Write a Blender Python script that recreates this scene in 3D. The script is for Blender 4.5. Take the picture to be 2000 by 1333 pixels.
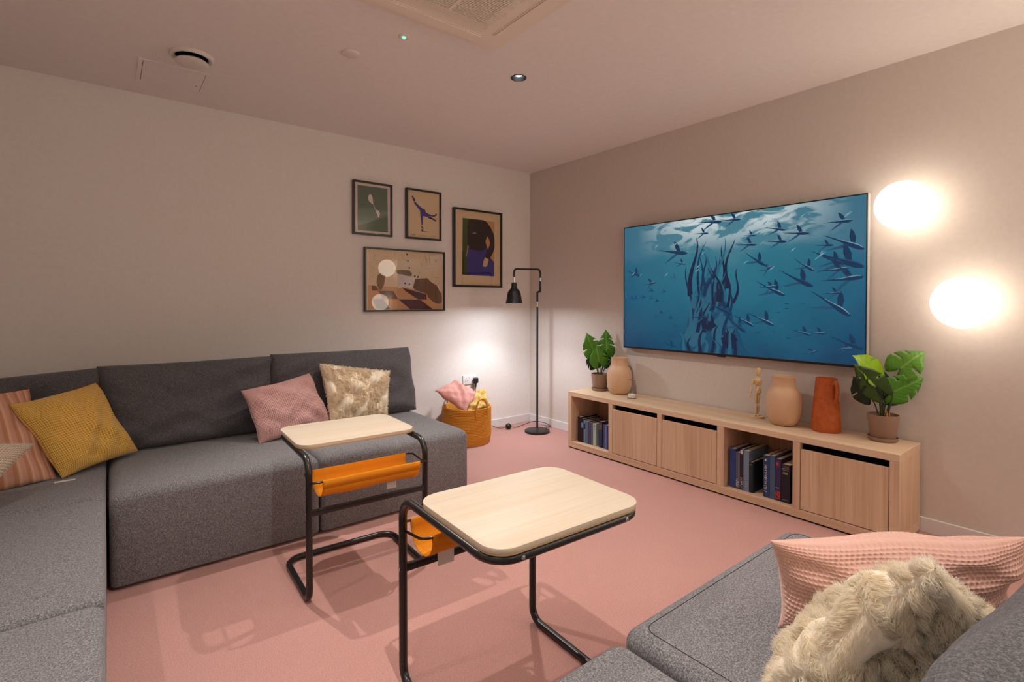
import bpy, bmesh, math, random
import numpy as np
from mathutils import Vector, Matrix, noise as mnoise

for o in list(bpy.data.objects):
    bpy.data.objects.remove(o, do_unlink=True)
SC = bpy.context.scene
COL = SC.collection
PI = math.pi
R = math.radians

# ------------------------------------------------------------------ camera
cam_d = bpy.data.cameras.new('camera')
cam_d.sensor_width = 36.0
cam_d.lens = 997.2 * 36.0 / 2000.0
cam_d.shift_y = -61.72 / 2000.0
cam_d.clip_start = 0.02
cam_o = bpy.data.objects.new('camera', cam_d)
COL.objects.link(cam_o)
YAW, PITCH, ROLL = R(38.396), R(-0.81), R(0.016)
fwd = Vector((math.sin(YAW) * math.cos(PITCH), math.cos(YAW) * math.cos(PITCH), math.sin(PITCH)))
rgt = Vector((math.cos(YAW), -math.sin(YAW), 0))
upv = rgt.cross(fwd)
r2 = rgt * math.cos(ROLL) + upv * math.sin(ROLL)
u2 = -rgt * math.sin(ROLL) + upv * math.cos(ROLL)
m = Matrix((r2, u2, -fwd)).transposed().to_4x4()
m.translation = Vector((-3.3129, -3.8908, 1.1887))
cam_o.matrix_world = m
SC.camera = cam_o

# ------------------------------------------------------------------ world, exposure, ceiling lamps and added fill
SC.view_settings.view_transform = 'Standard'
SC.view_settings.look = 'None'
SC.view_settings.gamma = 1.0
SC.view_settings.exposure = 0.68
SC.view_settings.use_curve_mapping = False
SC.cycles.transparent_max_bounces = 32
w = bpy.data.worlds.new('world'); SC.world = w
w.use_nodes = True
w.node_tree.nodes['Background'].inputs['Color'].default_value = (1.0, 0.82, 0.68, 1)
w.node_tree.nodes['Background'].inputs['Strength'].default_value = 0.05

H = 2.47
GLOBE_E = 2.6
GLOBE_C = (1.0, 0.90, 0.77)
LAMP_W = 3.8
SPOTS = [((-1.463, -1.617, H - 0.035), 58.0, (0, 0, -1), 115), ((-2.72, -3.08, H - 0.03), 62.0, (0, 0, -1), 115), ((-4.1, -4.0, H - 0.03), 36.0, (0, 0, -1), 115), ((-4.1, -2.2, H - 0.03), 18.0, (0, 0, -1), 125), ((-2.93, -0.79, H - 0.06), 62.0, (.30, -.55, -1), 74)]  # the weakest spot is added out of view to brighten the left cushions
for (p, e, aim, cone) in SPOTS:
    ld = bpy.data.lights.new('downlight_or_fill_lamp', 'SPOT')
    ld.energy = e; ld.color = (1.0, 0.93, 0.87); ld.spot_size = R(cone); ld.spot_blend = 1.0; ld.shadow_soft_size = 0.014
    lo = bpy.data.objects.new('downlight_or_fill_lamp', ld); lo.location = p; lo.rotation_euler = Vector(aim).to_track_quat('-Z', 'Y').to_euler(); COL.objects.link(lo)

def S(r, g, b):
    f = lambda c: (c / 255 / 12.92) if c / 255 <= 0.04045 else ((c / 255 + 0.055) / 1.055) ** 2.4
    return (f(r), f(g), f(b), 1.0)

# ------------------------------------------------------------------ materials
def mat(name, col, rough=0.6, metal=0.0, coat=0.0, spec=0.5, emit=None, es=0.0):
    mt = bpy.data.materials.new(name); mt.use_nodes = True
    b = mt.node_tree.nodes['Principled BSDF']
    b.inputs['Base Color'].default_value = col
    b.inputs['Roughness'].default_value = rough
    b.inputs['Metallic'].default_value = metal
    b.inputs['Specular IOR Level'].default_value = spec
    b.inputs['Coat Weight'].default_value = coat
    b.inputs['Coat Roughness'].default_value = 0.05
    if emit:
        b.inputs['Emission Color'].default_value = emit
        b.inputs['Emission Strength'].default_value = es
    return mt

def nd(mt, t, **kw):
    n = mt.node_tree.nodes.new(t)
    for k, v in kw.items():
        if k.startswith('i_'):
            n.inputs[k[2:].replace('_', ' ')].default_value = v
        else:
            setattr(n, k, v)
    return n

def lk(mt, a, b):
    mt.node_tree.links.new(a, b)

def coords(mt, scale=(1, 1, 1), kind='Object'):
    tc = nd(mt, 'ShaderNodeTexCoord'); mp = nd(mt, 'ShaderNodeMapping')
    mp.inputs['Scale'].default_value = scale
    lk(mt, tc.outputs[kind], mp.inputs['Vector'])
    return mp.outputs['Vector']

def ramp(mt, fac, stops):
    r = nd(mt, 'ShaderNodeValToRGB')
    el = r.color_ramp.elements
    el[0].position, el[0].color = stops[0]
    el[1].position, el[1].color = stops[-1]
    for p, c in stops[1:-1]:
        e = el.new(p); e.color = c
    lk(mt, fac, r.inputs['Fac'])
    return r.outputs['Color']

def noisy(name, c1, c2, scale, rough=0.9, bump=0.3, dist=0.002, detail=3, sc=(1, 1, 1), spec=0.2, sheen=0.0, lo=0.35, hi=0.65):
    mt = mat(name, c1, rough, spec=spec)
    b = mt.node_tree.nodes['Principled BSDF']
    b.inputs['Sheen Weight'].default_value = sheen
    v = coords(mt, sc)
    n = nd(mt, 'ShaderNodeTexNoise', i_Scale=scale, i_Detail=detail)
    lk(mt, v, n.inputs['Vector'])
    lk(mt, ramp(mt, n.outputs['Fac'], [(lo, c1), (hi, c2)]), b.inputs['Base Color'])
    if bump:
        bp = nd(mt, 'ShaderNodeBump', i_Strength=bump, i_Distance=dist)
        lk(mt, n.outputs['Fac'], bp.inputs['Height']); lk(mt, bp.outputs['Normal'], b.inputs['Normal'])
    return mt

def wood(name, c1, c2, axis, rough=0.55):
    mt = mat(name, c1, rough, spec=0.35)
    b = mt.node_tree.nodes['Principled BSDF']
    sc = {'x': (1.2, 60, 60), 'y': (60, 1.2, 60), 'z': (60, 60, 1.2)}[axis]
    n = nd(mt, 'ShaderNodeTexNoise', i_Scale=1.6, i_Detail=4, i_Distortion=0.3)
    lk(mt, coords(mt, sc), n.inputs['Vector'])
    sc2 = {'x': (0.5, 9, 9), 'y': (9, 0.5, 9), 'z': (9, 9, 0.5)}[axis]
    n2 = nd(mt, 'ShaderNodeTexNoise', i_Scale=1.0, i_Detail=2)
    lk(mt, coords(mt, sc2), n2.inputs['Vector'])
    mx = nd(mt, 'ShaderNodeMath', operation='ADD'); m2 = nd(mt, 'ShaderNodeMath', operation='MULTIPLY'); m2.inputs[1].default_value = 0.5
    lk(mt, n.outputs['Fac'], mx.inputs[0]); lk(mt, n2.outputs['Fac'], mx.inputs[1]); lk(mt, mx.outputs[0], m2.inputs[0])
    lk(mt, ramp(mt, m2.outputs[0], [(0.36, c2), (0.62, c1)]), b.inputs['Base Color'])
    bp = nd(mt, 'ShaderNodeBump', i_Strength=0.12, i_Distance=0.001)
    lk(mt, n.outputs['Fac'], bp.inputs['Height']); lk(mt, bp.outputs['Normal'], b.inputs['Normal'])
    return mt

def glass_sheet(name, tint=(1, 1, 1, 1), rough=0.0, refl=.045):
    mt = bpy.data.materials.new(name); mt.use_nodes = True
    nt = mt.node_tree; nt.nodes.remove(nt.nodes['Principled BSDF'])
    out = nt.nodes['Material Output']
    lw = nd(mt, 'ShaderNodeLayerWeight', i_Blend=.5); pw = nd(mt, 'ShaderNodeMath', operation='POWER'); pw.inputs[1].default_value = 5.0
    fr = nd(mt, 'ShaderNodeMath', operation='MULTIPLY_ADD'); fr.inputs[1].default_value = .95; fr.inputs[2].default_value = refl
    lk(mt, lw.outputs['Facing'], pw.inputs[0]); lk(mt, pw.outputs[0], fr.inputs[0]); tr = nd(mt, 'ShaderNodeBsdfTransparent'); gl = nd(mt, 'ShaderNodeBsdfGlossy', i_Roughness=rough)
    tr.inputs['Color'].default_value = tint
    mx = nd(mt, 'ShaderNodeMixShader')
    lk(mt, fr.outputs[0], mx.inputs[0]); lk(mt, tr.outputs[0], mx.inputs[1]); lk(mt, gl.outputs[0], mx.inputs[2]); lk(mt, mx.outputs[0], out.inputs['Surface'])
    return mt

def waffle(name, c1, c2, nx, ny, bump=0.8, dist=0.004, rough=0.9):
    """honeycomb knit from the cushion's own weave coordinates"""
    mt = mat(name, c1, rough, spec=0.15)
    b = mt.node_tree.nodes['Principled BSDF']; b.inputs['Sheen Weight'].default_value = 0.2
    uv = nd(mt, 'ShaderNodeUVMap'); sp = nd(mt, 'ShaderNodeSeparateXYZ')
    lk(mt, uv.outputs[0], sp.inputs[0])
    res = []
    for k, n in ((0, nx), (1, ny)):
        a = nd(mt, 'ShaderNodeMath', operation='MULTIPLY'); a.inputs[1].default_value = n * PI
        s = nd(mt, 'ShaderNodeMath', operation='SINE'); c = nd(mt, 'ShaderNodeMath', operation='ABSOLUTE')
        lk(mt, sp.outputs[k], a.inputs[0]); lk(mt, a.outputs[0], s.inputs[0]); lk(mt, s.outputs[0], c.inputs[0]); res.append(c)
    mn = nd(mt, 'ShaderNodeMath', operation='MULTIPLY')
    lk(mt, res[0].outputs[0], mn.inputs[0]); lk(mt, res[1].outputs[0], mn.inputs[1])
    lk(mt, ramp(mt, mn.outputs[0], [(0.05, c1), (0.75, c2)]), b.inputs['Base Color'])  # pits get the darker tone: shade of the weave put into the colour
    bp = nd(mt, 'ShaderNodeBump', i_Strength=bump, i_Distance=dist); bp.invert = True
    lk(mt, mn.outputs[0], bp.inputs['Height']); lk(mt, bp.outputs['Normal'], b.inputs['Normal'])
    return mt

M = {}
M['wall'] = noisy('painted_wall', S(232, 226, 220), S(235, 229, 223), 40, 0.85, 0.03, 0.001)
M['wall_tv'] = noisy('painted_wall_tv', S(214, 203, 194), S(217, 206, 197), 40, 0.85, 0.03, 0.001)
M['ceil'] = noisy('painted_ceiling', S(240, 233, 228), S(243, 236, 231), 30, 0.9, 0.02, 0.001)
M['trim'] = mat('white_trim_paint', S(226, 222, 220), 0.4)
M['plaster'] = mat('white_plaster_disc', S(228, 220, 212), 0.6)
M['white_plastic'] = mat('white_plastic', S(235, 233, 232), 0.35)
M['ac'] = mat('cream_plastic', S(240, 228, 212), 0.5)
M['ac_dark'] = mat('grille_void', S(96, 80, 64), 0.8)
M['black'] = mat('black_plastic', S(24, 22, 23), 0.45)
M['black_metal'] = mat('black_powder_coated_steel', S(26, 22, 22), 0.33, spec=0.6)
M['black_satin'] = mat('black_satin_lamp_paint', S(20, 19, 19), 0.4, spec=0.6)
M['frame'] = mat('black_wooden_frame', S(24, 18, 16), 0.35, spec=0.6)
M['chrome'] = mat('polished_steel', S(210, 208, 205), 0.2, metal=1.0)
M['silver'] = mat('silver_frame', S(205, 198, 190), 0.4, metal=0.4)
M['void'] = mat('black_void', S(6, 6, 6), 0.9, spec=0.1)
M['oak_z'] = wood('oak_veneer_upright', S(218, 186, 156), S(192, 156, 126), 'z')
M['oak_y'] = wood('oak_veneer_lengthwise', S(218, 186, 156), S(194, 158, 128), 'y')
M['oak_top'] = wood('oak_top', S(222, 194, 164), S(202, 170, 138), 'y')
M['oak_in'] = wood('oak_veneer_inside', S(206, 168, 134), S(180, 140, 108), 'z')
M['birch'] = wood('birch_laminate', S(216, 202, 182), S(206, 188, 164), 'x', 0.45)
M['birch_edge'] = mat('ply_edge', S(196, 160, 112), 0.6)
M['orange'] = noisy('orange_canvas', S(216, 130, 22), S(232, 148, 34), 700, 0.85, 0.2, 0.0006)
M['label'] = mat('paper_label', S(222, 216, 210), 0.6)
M['ceramic'] = noisy('peach_matt_ceramic', S(208, 168, 134), S(214, 176, 142), 9, 0.5, 0.05, 0.001, spec=0.4)
M['terra'] = noisy('terracotta', S(176, 84, 34), S(192, 98, 44), 40, 0.6, 0.4, 0.0015, spec=0.4)
M['pot'] = mat('taupe_clay_pot', S(150, 120, 102), 0.6)
M['soil'] = noisy('dark_soil', S(30, 24, 20), S(52, 40, 30), 90, 1.0, 0.6, 0.004)
M['man'] = wood('beech_mannequin', S(232, 200, 158), S(214, 176, 130), 'z', 0.5)
M['sand'] = mat('white_sand', S(225, 220, 210), 0.9)
M['glass'] = glass_sheet('thin_glass')
M['book_page'] = noisy('page_block', S(214, 196, 160), S(196, 174, 138), 300, 0.9, 0.1, 0.0004, sc=(1, 1, 0.02))
M['globe'] = mat('opal_glass_lit', S(250, 248, 240), 0.3, emit=(*GLOBE_C, 1), es=GLOBE_E)
M['globe_fill'] = mat('fill_globe_glow', S(250, 248, 240), 0.3, emit=(1.0, 0.91, 0.79, 1), es=9.0)  # glow of the globes added out of view to brighten the room
M['green_led'] = mat('green_indicator', S(90, 220, 150), 0.4, emit=S(60, 255, 150), es=6.0)
M['spot_led'] = mat('spot_lens_lit', S(240, 245, 255), 0.3, emit=(0.9, 0.95, 1.0, 1), es=3.0)
M['stem'] = mat('green_stem', S(92, 108, 40), 0.5)
M['stem_dark'] = mat('dark_green_stem', S(60, 70, 34), 0.5)
M['sprout'] = mat('orange_brown_shoot', S(196, 120, 60), 0.6)
M['seam'] = mat('seam_thread', S(48, 44, 46), 0.95)
M['grey_plug'] = mat('grey_adapter', S(150, 148, 146), 0.5)

# carpet: short pink pile with fine flecks
mt = mat('pink_carpet', S(196, 132, 120), 0.95, spec=0.1); M['carpet'] = mt
b = mt.node_tree.nodes['Principled BSDF']
b.inputs['Sheen Weight'].default_value = 0.15
n1 = nd(mt, 'ShaderNodeTexNoise', i_Scale=300.0, i_Detail=4); n2 = nd(mt, 'ShaderNodeTexNoise', i_Scale=2.2, i_Detail=3)
v = coords(mt); lk(mt, v, n1.inputs['Vector']); lk(mt, v, n2.inputs['Vector'])
c1 = ramp(mt, n1.outputs['Fac'], [(0.3, S(180, 130, 122)), (0.55, S(204, 154, 144)), (0.72, S(220, 174, 164))])
c2 = ramp(mt, n2.outputs['Fac'], [(0.3, (0.95, 0.94, 0.94, 1)), (0.7, (1, 1, 1, 1))])
mx = nd(mt, 'ShaderNodeMix', data_type='RGBA', blend_type='MULTIPLY'); mx.inputs[0].default_value = 1.0
lk(mt, c1, mx.inputs[6]); lk(mt, c2, mx.inputs[7]); lk(mt, mx.outputs[2], b.inputs['Base Color'])
bp = nd(mt, 'ShaderNodeBump', i_Strength=0.8, i_Distance=0.004); lk(mt, n1.outputs['Fac'], bp.inputs['Height']); lk(mt, bp.outputs['Normal'], b.inputs['Normal'])

# sofa wool: heathered grey
def sofa_mat(name, c1, c2, c3):
    mt = mat(name, c1, 0.95, spec=0.15)
    b = mt.node_tree.nodes['Principled BSDF']; b.inputs['Sheen Weight'].default_value = 0.15
    n1 = nd(mt, 'ShaderNodeTexNoise', i_Scale=620.0, i_Detail=3)
    n2 = nd(mt, 'ShaderNodeTexNoise', i_Scale=260.0, i_Detail=3)
    v = coords(mt); lk(mt, v, n1.inputs['Vector']); lk(mt, v, n2.inputs['Vector'])
    ad = nd(mt, 'ShaderNodeMath', operation='ADD'); hf = nd(mt, 'ShaderNodeMath', operation='MULTIPLY'); hf.inputs[1].default_value = 0.5
    lk(mt, n1.outputs['Fac'], ad.inputs[0]); lk(mt, n2.outputs['Fac'], ad.inputs[1]); lk(mt, ad.outputs[0], hf.inputs[0])
    lk(mt, ramp(mt, hf.outputs[0], [(0.38, c1), (0.5, c2), (0.62, c3)]), b.inputs['Base Color'])
    bp = nd(mt, 'ShaderNodeBump', i_Strength=0.35, i_Distance=0.0015); lk(mt, n1.outputs['Fac'], bp.inputs['Height']); lk(mt, bp.outputs['Normal'], b.inputs['Normal'])
    return mt
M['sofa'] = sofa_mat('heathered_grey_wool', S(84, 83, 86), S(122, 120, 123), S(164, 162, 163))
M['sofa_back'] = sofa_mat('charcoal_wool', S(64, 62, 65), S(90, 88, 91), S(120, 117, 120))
M['yellow_knit'] = waffle('mustard_waffle', S(250, 208, 112), S(216, 158, 62), 46, 46)
M['pink_knit'] = waffle('pink_waffle', S(236, 192, 186), S(196, 140, 136), 52, 46)
M['beige_knit'] = waffle('beige_waffle', S(238, 220, 198), S(190, 166, 140), 40, 34)
M['pink_waffle'] = mat('pink_chunky_waffle', S(228, 184, 170), 0.95, spec=0.1)
M['pink_waffle'].node_tree.nodes['Principled BSDF'].inputs['Sheen Weight'].default_value = 0.3
M['pale_yellow'] = waffle('pale_yellow_waffle', S(246, 212, 130), S(206, 160, 80), 24, 24)
M['rose'] = noisy('rose_cotton', S(208, 148, 138), S(216, 158, 148), 60, 0.85, 0.1, 0.001)
M['fur_base'] = noisy('fur_backing', S(244, 228, 202), S(250, 238, 216), 60, 1.0, 0.5, 0.004)
M['fur_tan'] = noisy('tan_fur', S(246, 232, 210), S(253, 244, 228), 50, 0.9, 0.0)
M['fur_cream'] = noisy('cream_fur', S(252, 240, 216), S(255, 250, 238), 18, 0.9, 0.0)
for k_ in ('fur_tan', 'fur_cream'):
    mt = M[k_]; b = mt.node_tree.nodes['Principled BSDF']; b.inputs['Specular IOR Level'].default_value = 0.05
    t2 = nd(mt, 'ShaderNodeBsdfTranslucent'); t2.inputs['Color'].default_value = S(255, 249, 236) if k_ == 'fur_cream' else S(252, 242, 226)
    mx = nd(mt, 'ShaderNodeMixShader'); mx.inputs[0].default_value = .6
    out = mt.node_tree.nodes['Material Output']; lk(mt, b.outputs[0], mx.inputs[1]); lk(mt, t2.outputs[0], mx.inputs[2]); lk(mt, mx.outputs[0], out.inputs['Surface'])
M['basket'] = mat('mustard_rope', S(206, 136, 38), 0.8)
M['tag'] = mat('white_care_tag', S(225, 225, 225), 0.7)
# striped velvet
mt = mat('striped_rose_velvet', S(180, 120, 92), 0.8); M['stripe'] = mt
b = mt.node_tree.nodes['Principled BSDF']
uv = nd(mt, 'ShaderNodeUVMap'); sp = nd(mt, 'ShaderNodeSeparateXYZ'); lk(mt, uv.outputs[0], sp.inputs[0])
a = nd(mt, 'ShaderNodeMath', operation='MULTIPLY'); a.inputs[1].default_value = 13.0
s_ = nd(mt, 'ShaderNodeMath', operation='FRACT'); lk(mt, sp.outputs[0], a.inputs[0]); lk(mt, a.outputs[0], s_.inputs[0])
lk(mt, ramp(mt, s_.outputs[0], [(0.0, S(204, 152, 130)), (0.38, S(200, 146, 124)), (0.46, S(182, 126, 98)), (0.72, S(188, 132, 100)), (0.82, S(214, 168, 140))]), b.inputs['Base Color'])

# ------------------------------------------------------------------ scene-object helpers
def mesh_obj(name, me, m, parent=None):
    o = bpy.data.objects.new(name, me); COL.objects.link(o)
    if m is not None:
        for x in (m if isinstance(m, (list, tuple)) else [m]):
            me.materials.append(M[x] if isinstance(x, str) else x)
    if parent: o.parent = parent
    return o

def obj(name, bm, m, parent=None, smooth=True, ang=40):
    me = bpy.data.meshes.new(name)
    bmesh.ops.recalc_face_normals(bm, faces=bm.faces)
    for f in bm.faces: f.smooth = smooth
    if smooth:
        for e in bm.edges:
            if len(e.link_faces) == 2 and e.calc_face_angle(0) > R(ang): e.smooth = False
    bm.to_mesh(me); bm.free()
    return mesh_obj(name, me, m, parent)

def thing(name, label, cat, loc=(0, 0, 0), rotz=0, group=None):
    o = bpy.data.objects.new(name, None); COL.objects.link(o)
    o.empty_display_size = 0.05
    o.location = loc; o.rotation_euler = (0, 0, rotz); o['label'] = label; o['category'] = cat
    if group: o['group'] = group
    return o

def tag(o, label, cat, group=None):
    o['label'] = label; o['category'] = cat
    if group: o['group'] = group
    return o

def struct(o):
    o['kind'] = 'structure'; return o

def box(bm, lo, hi, bev=0.0, seg=2):
    lo = Vector(lo); hi = Vector(hi)
    r = bmesh.ops.create_cube(bm, size=1.0)
    vs = r['verts']
    for v in vs:
        v.co = Vector((lo[i] + (v.co[i] + 0.5) * (hi[i] - lo[i]) for i in range(3)))
    if bev > 0:
        es = list({e for v in vs for e in v.link_edges})
        bmesh.ops.bevel(bm, geom=es, offset=bev, segments=seg, profile=0.5, affect='EDGES')
    return bm

def B(lo, hi, bev=0.0, seg=2):
    return box(bmesh.new(), lo, hi, bev, seg)

def lathe(bm, prof, n=48, c=(0, 0, 0)):
    """prof: list of (r, z); r=0 closes"""
    rings = []
    for (r, z) in prof:
        if r <= 1e-6:
            rings.append([bm.verts.new((c[0], c[1], c[2] + z))])
        else:
            rings.append([bm.verts.new((c[0] + r * math.cos(2 * PI * k / n), c[1] + r * math.sin(2 * PI * k / n), c[2] + z)) for k in range(n)])
    for a, b_ in zip(rings[:-1], rings[1:]):
        for k in range(n):
            k2 = (k + 1) % n
            if len(a) == 1 and len(b_) == 1: continue
            if len(a) == 1: bm.faces.new((a[0], b_[k], b_[k2]))
            elif len(b_) == 1: bm.faces.new((a[k], a[k2], b_[0]))
            else: bm.faces.new((a[k], a[k2], b_[k2], b_[k]))
    return bm

def fillet(pts, rad, seg=8, closed=False):
    """polyline with rounded corners; rad may be a list"""
    P = [Vector(p) for p in pts]; n = len(P); out = []
    for i in range(n):
        if not closed and i in (0, n - 1):
            out.append(P[i]); continue
        a, b_, c = P[i - 1], P[i], P[(i + 1) % n]
        r = rad[i] if isinstance(rad, (list, tuple)) else rad
        d1 = (a - b_).normalized(); d2 = (c - b_).normalized()
        ang = d1.angle(d2)
        t = min(r / math.tan(ang / 2), (a - b_).length * 0.49, (c - b_).length * 0.49)
        r = t * math.tan(ang / 2)
        ctr = b_ + (d1 + d2).normalized() * (r / math.sin(ang / 2))
        s = b_ + d1 * t - ctr; e = b_ + d2 * t - ctr
        for k in range(seg + 1):
            out.append(ctr + s.normalized().slerp(e.normalized(), k / seg) * s.length if s.length > 1e-9 else b_)
    return out

def tube(bm, pts, rad, n=10, closed=False, caps=True):
    P = [Vector(p) for p in pts]; N = len(P)
    if closed:   # start half way along a straight run and come back to the same point
        mid = (P[-1] + P[0]) / 2
        P = [mid] + P + [mid.copy()]; N += 2
    T = []
    for i in range(N):
        if closed and i in (0, N - 1): t = P[1] - P[-2]
        else: t = P[min(i + 1, N - 1)] - P[max(i - 1, 0)]
        T.append(t.normalized())
    up = Vector((0, 0, 1)) if abs(T[0].z) < 0.9 else Vector((1, 0, 0))
    u = T[0].cross(up).normalized()
    rings = []
    for i in range(N):
        if i > 0:
            q = T[i - 1].rotation_difference(T[i]); u = (q @ u)
        u = (u - T[i] * u.dot(T[i])).normalized(); v = T[i].cross(u)
        r = rad[i] if isinstance(rad, (list, tuple)) else rad
        rings.append([bm.verts.new(P[i] + (u * math.cos(2 * PI * k / n) + v * math.sin(2 * PI * k / n)) * r) for k in range(n)])
    pr = list(zip(rings[:-1], rings[1:]))
    for a, b_ in pr:
        for k in range(n): bm.faces.new((a[k], a[(k + 1) % n], b_[(k + 1) % n], b_[k]))
    if closed: pass
    elif caps:
        bm.faces.new(rings[0][::-1]); bm.faces.new(rings[-1])
    return bm

def cyl(bm, a, b_, r, n=16):
    return tube(bm, [a, b_], r, n)

def rrect(w, d, r, seg=8):
    out = []
    for cx, cy, a0 in ((w / 2 - r, d / 2 - r, 0), (-w / 2 + r, d / 2 - r, 90), (-w / 2 + r, -d / 2 + r, 180), (w / 2 - r, -d / 2 + r, 270)):
        for k in range(seg + 1):
            a = R(a0 + 90 * k / seg); out.append((cx + r * math.cos(a), cy + r * math.sin(a)))
    return out

def prism(bm, poly, z0, z1, bev=0.0):
    a = [bm.verts.new((x, y, z0)) for x, y in poly]; c = [bm.verts.new((x, y, z1)) for x, y in poly]
    n = len(poly)
    f0 = bm.faces.new(a[::-1]); f1 = bm.faces.new(c)
    for k in range(n): bm.faces.new((a[k], a[(k + 1) % n], c[(k + 1) % n], c[k]))
    if bev: bmesh.ops.bevel(bm, geom=list(f1.edges) + list(f0.edges), offset=bev, segments=2, profile=0.5, affect='EDGES')
    return bm

# soft cushions -------------------------------------------------------
def cushion_field(TL, TR, BR, BL, T, p=2.2, q=0.5, k=0.05, wr=0.006, seed=0, sag=0.0):
    TL, TR, BR, BL = [np.array(c, float) for c in (TL, TR, BR, BL)]
    nrm = np.cross(TR - BL, TL - BR); nrm /= np.linalg.norm(nrm)
    rs = np.random.RandomState(seed)
    ph = rs.rand(8, 4) * 6.28; fr = rs.uniform(2.0, 7.5, (8, 2)) * rs.choice([-1, 1], (8, 2))
    def f(u, v, side):
        U = u * (1 - k * (1 - v * v)); V = v * (1 - k * (1 - u * u))
        su = ((U + 1) / 2)[..., None]; sv = ((V + 1) / 2)[..., None]
        base = (BL * (1 - su) + BR * su) * (1 - sv) + (TL * (1 - su) + TR * su) * sv
        e = np.clip((1 - np.abs(u) ** p) * (1 - np.abs(v) ** p), 0, 1)
        h = T / 2 * e ** q
        wv = sum(np.sin(fr[i, 0] * u * 1.7 + fr[i, 1] * v * 1.7 + ph[i, 0] + side) for i in range(8)) / 3.0
        h = h + wr * wv * np.clip(e * 3, 0, 1)
        com = wr * 0.9 * sum(np.sin(fr[i, 1] * u + fr[i, 0] * v + ph[i, 1]) for i in range(4)) / 2
        return base + nrm * (side * h + com)[..., None], e
    return f, nrm

def cushion_mesh(name, corners, T, nu=40, nv=36, waf=None, ridge=None, **kw):
    f, nrm = cushion_field(*corners, T, **kw)
    tu_, tv_ = np.linspace(-1, 1, nu), np.linspace(-1, 1, nv)
    us, vs = .4 * tu_ + .6 * np.sin(tu_ * PI / 2), .4 * tv_ + .6 * np.sin(tv_ * PI / 2)
    uu, vv = np.meshgrid(us, vs); tuu, tvv = np.meshgrid(tu_, tv_)
    verts = []; uvs = []
    P = []
    for side in (1, -1):
        p, e = f(uu, vv, side)
        if waf:
            row = (tvv + 1) / 2 * waf[1]
            a = np.abs(np.sin(((tuu + 1) / 2 * waf[0] + .5 * (np.floor(row) % 2)) * PI)) * np.abs(np.sin(row * PI))
            gu = np.gradient(p, axis=1); gv = np.gradient(p, axis=0)
            N = np.cross(gu, gv); N /= np.linalg.norm(N, axis=2, keepdims=True) + 1e-12
            N *= np.sign((N * nrm).sum(2, keepdims=True) + 1e-9) * side
            p = p - N * (waf[2] * a ** .8 * np.clip(e * 70, 0, 1))[..., None]
        if ridge:
            a = ridge[1] * np.sin(uu * ridge[0] + 1.2 * np.sin(vv * 3.1 + uu * 2) + 0.6 * np.sin(vv * 7.3))
            a = a + ridge[1] * 0.6 * np.sin(vv * 9 + uu * 4.0)
            p = p + nrm * (side * a * np.clip(e * 4, 0, 1))[..., None]
        P.append(p)
    idx = np.zeros((2, nv, nu), int); c = 0
    for s in (0, 1):
        for j in range(nv):
            for i in range(nu):
                rim = i in (0, nu - 1) or j in (0, nv - 1)
                if s == 1 and rim: idx[1, j, i] = idx[0, j, i]; continue
                if s == 0 and rim: q = (P[0][j, i] + P[1][j, i]) / 2
                else: q = P[s][j, i]
                verts.append(tuple(q)); uvs.append(((tu_[i] + 1) / 2, (tv_[j] + 1) / 2)); idx[s, j, i] = c; c += 1
    faces = []
    for j in range(nv - 1):
        for i in range(nu - 1):
            faces.append((idx[0, j, i], idx[0, j, i + 1], idx[0, j + 1, i + 1], idx[0, j + 1, i]))
            faces.append((idx[1, j, i], idx[1, j + 1, i], idx[1, j + 1, i + 1], idx[1, j, i + 1]))
    me = bpy.data.meshes.new(name)
    me.from_pydata(verts, [], [tuple(int(x) for x in q) for q in faces])
    uvl = me.uv_layers.new(name='UVMap')
    li = np.zeros(len(me.loops), int); me.loops.foreach_get('vertex_index', li)
    uvl.data.foreach_set('uv', np.array(uvs)[li].ravel())
    me.polygons.foreach_set('use_smooth', [True] * len(me.polygons))
    me.update()
    return me

def cushion(name, label, corners, T, m, group=None, **kw):
    me = cushion_mesh(name, corners, T, **kw)
    o = mesh_obj(name, me, m)
    return tag(o, label, 'cushion', group)

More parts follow.
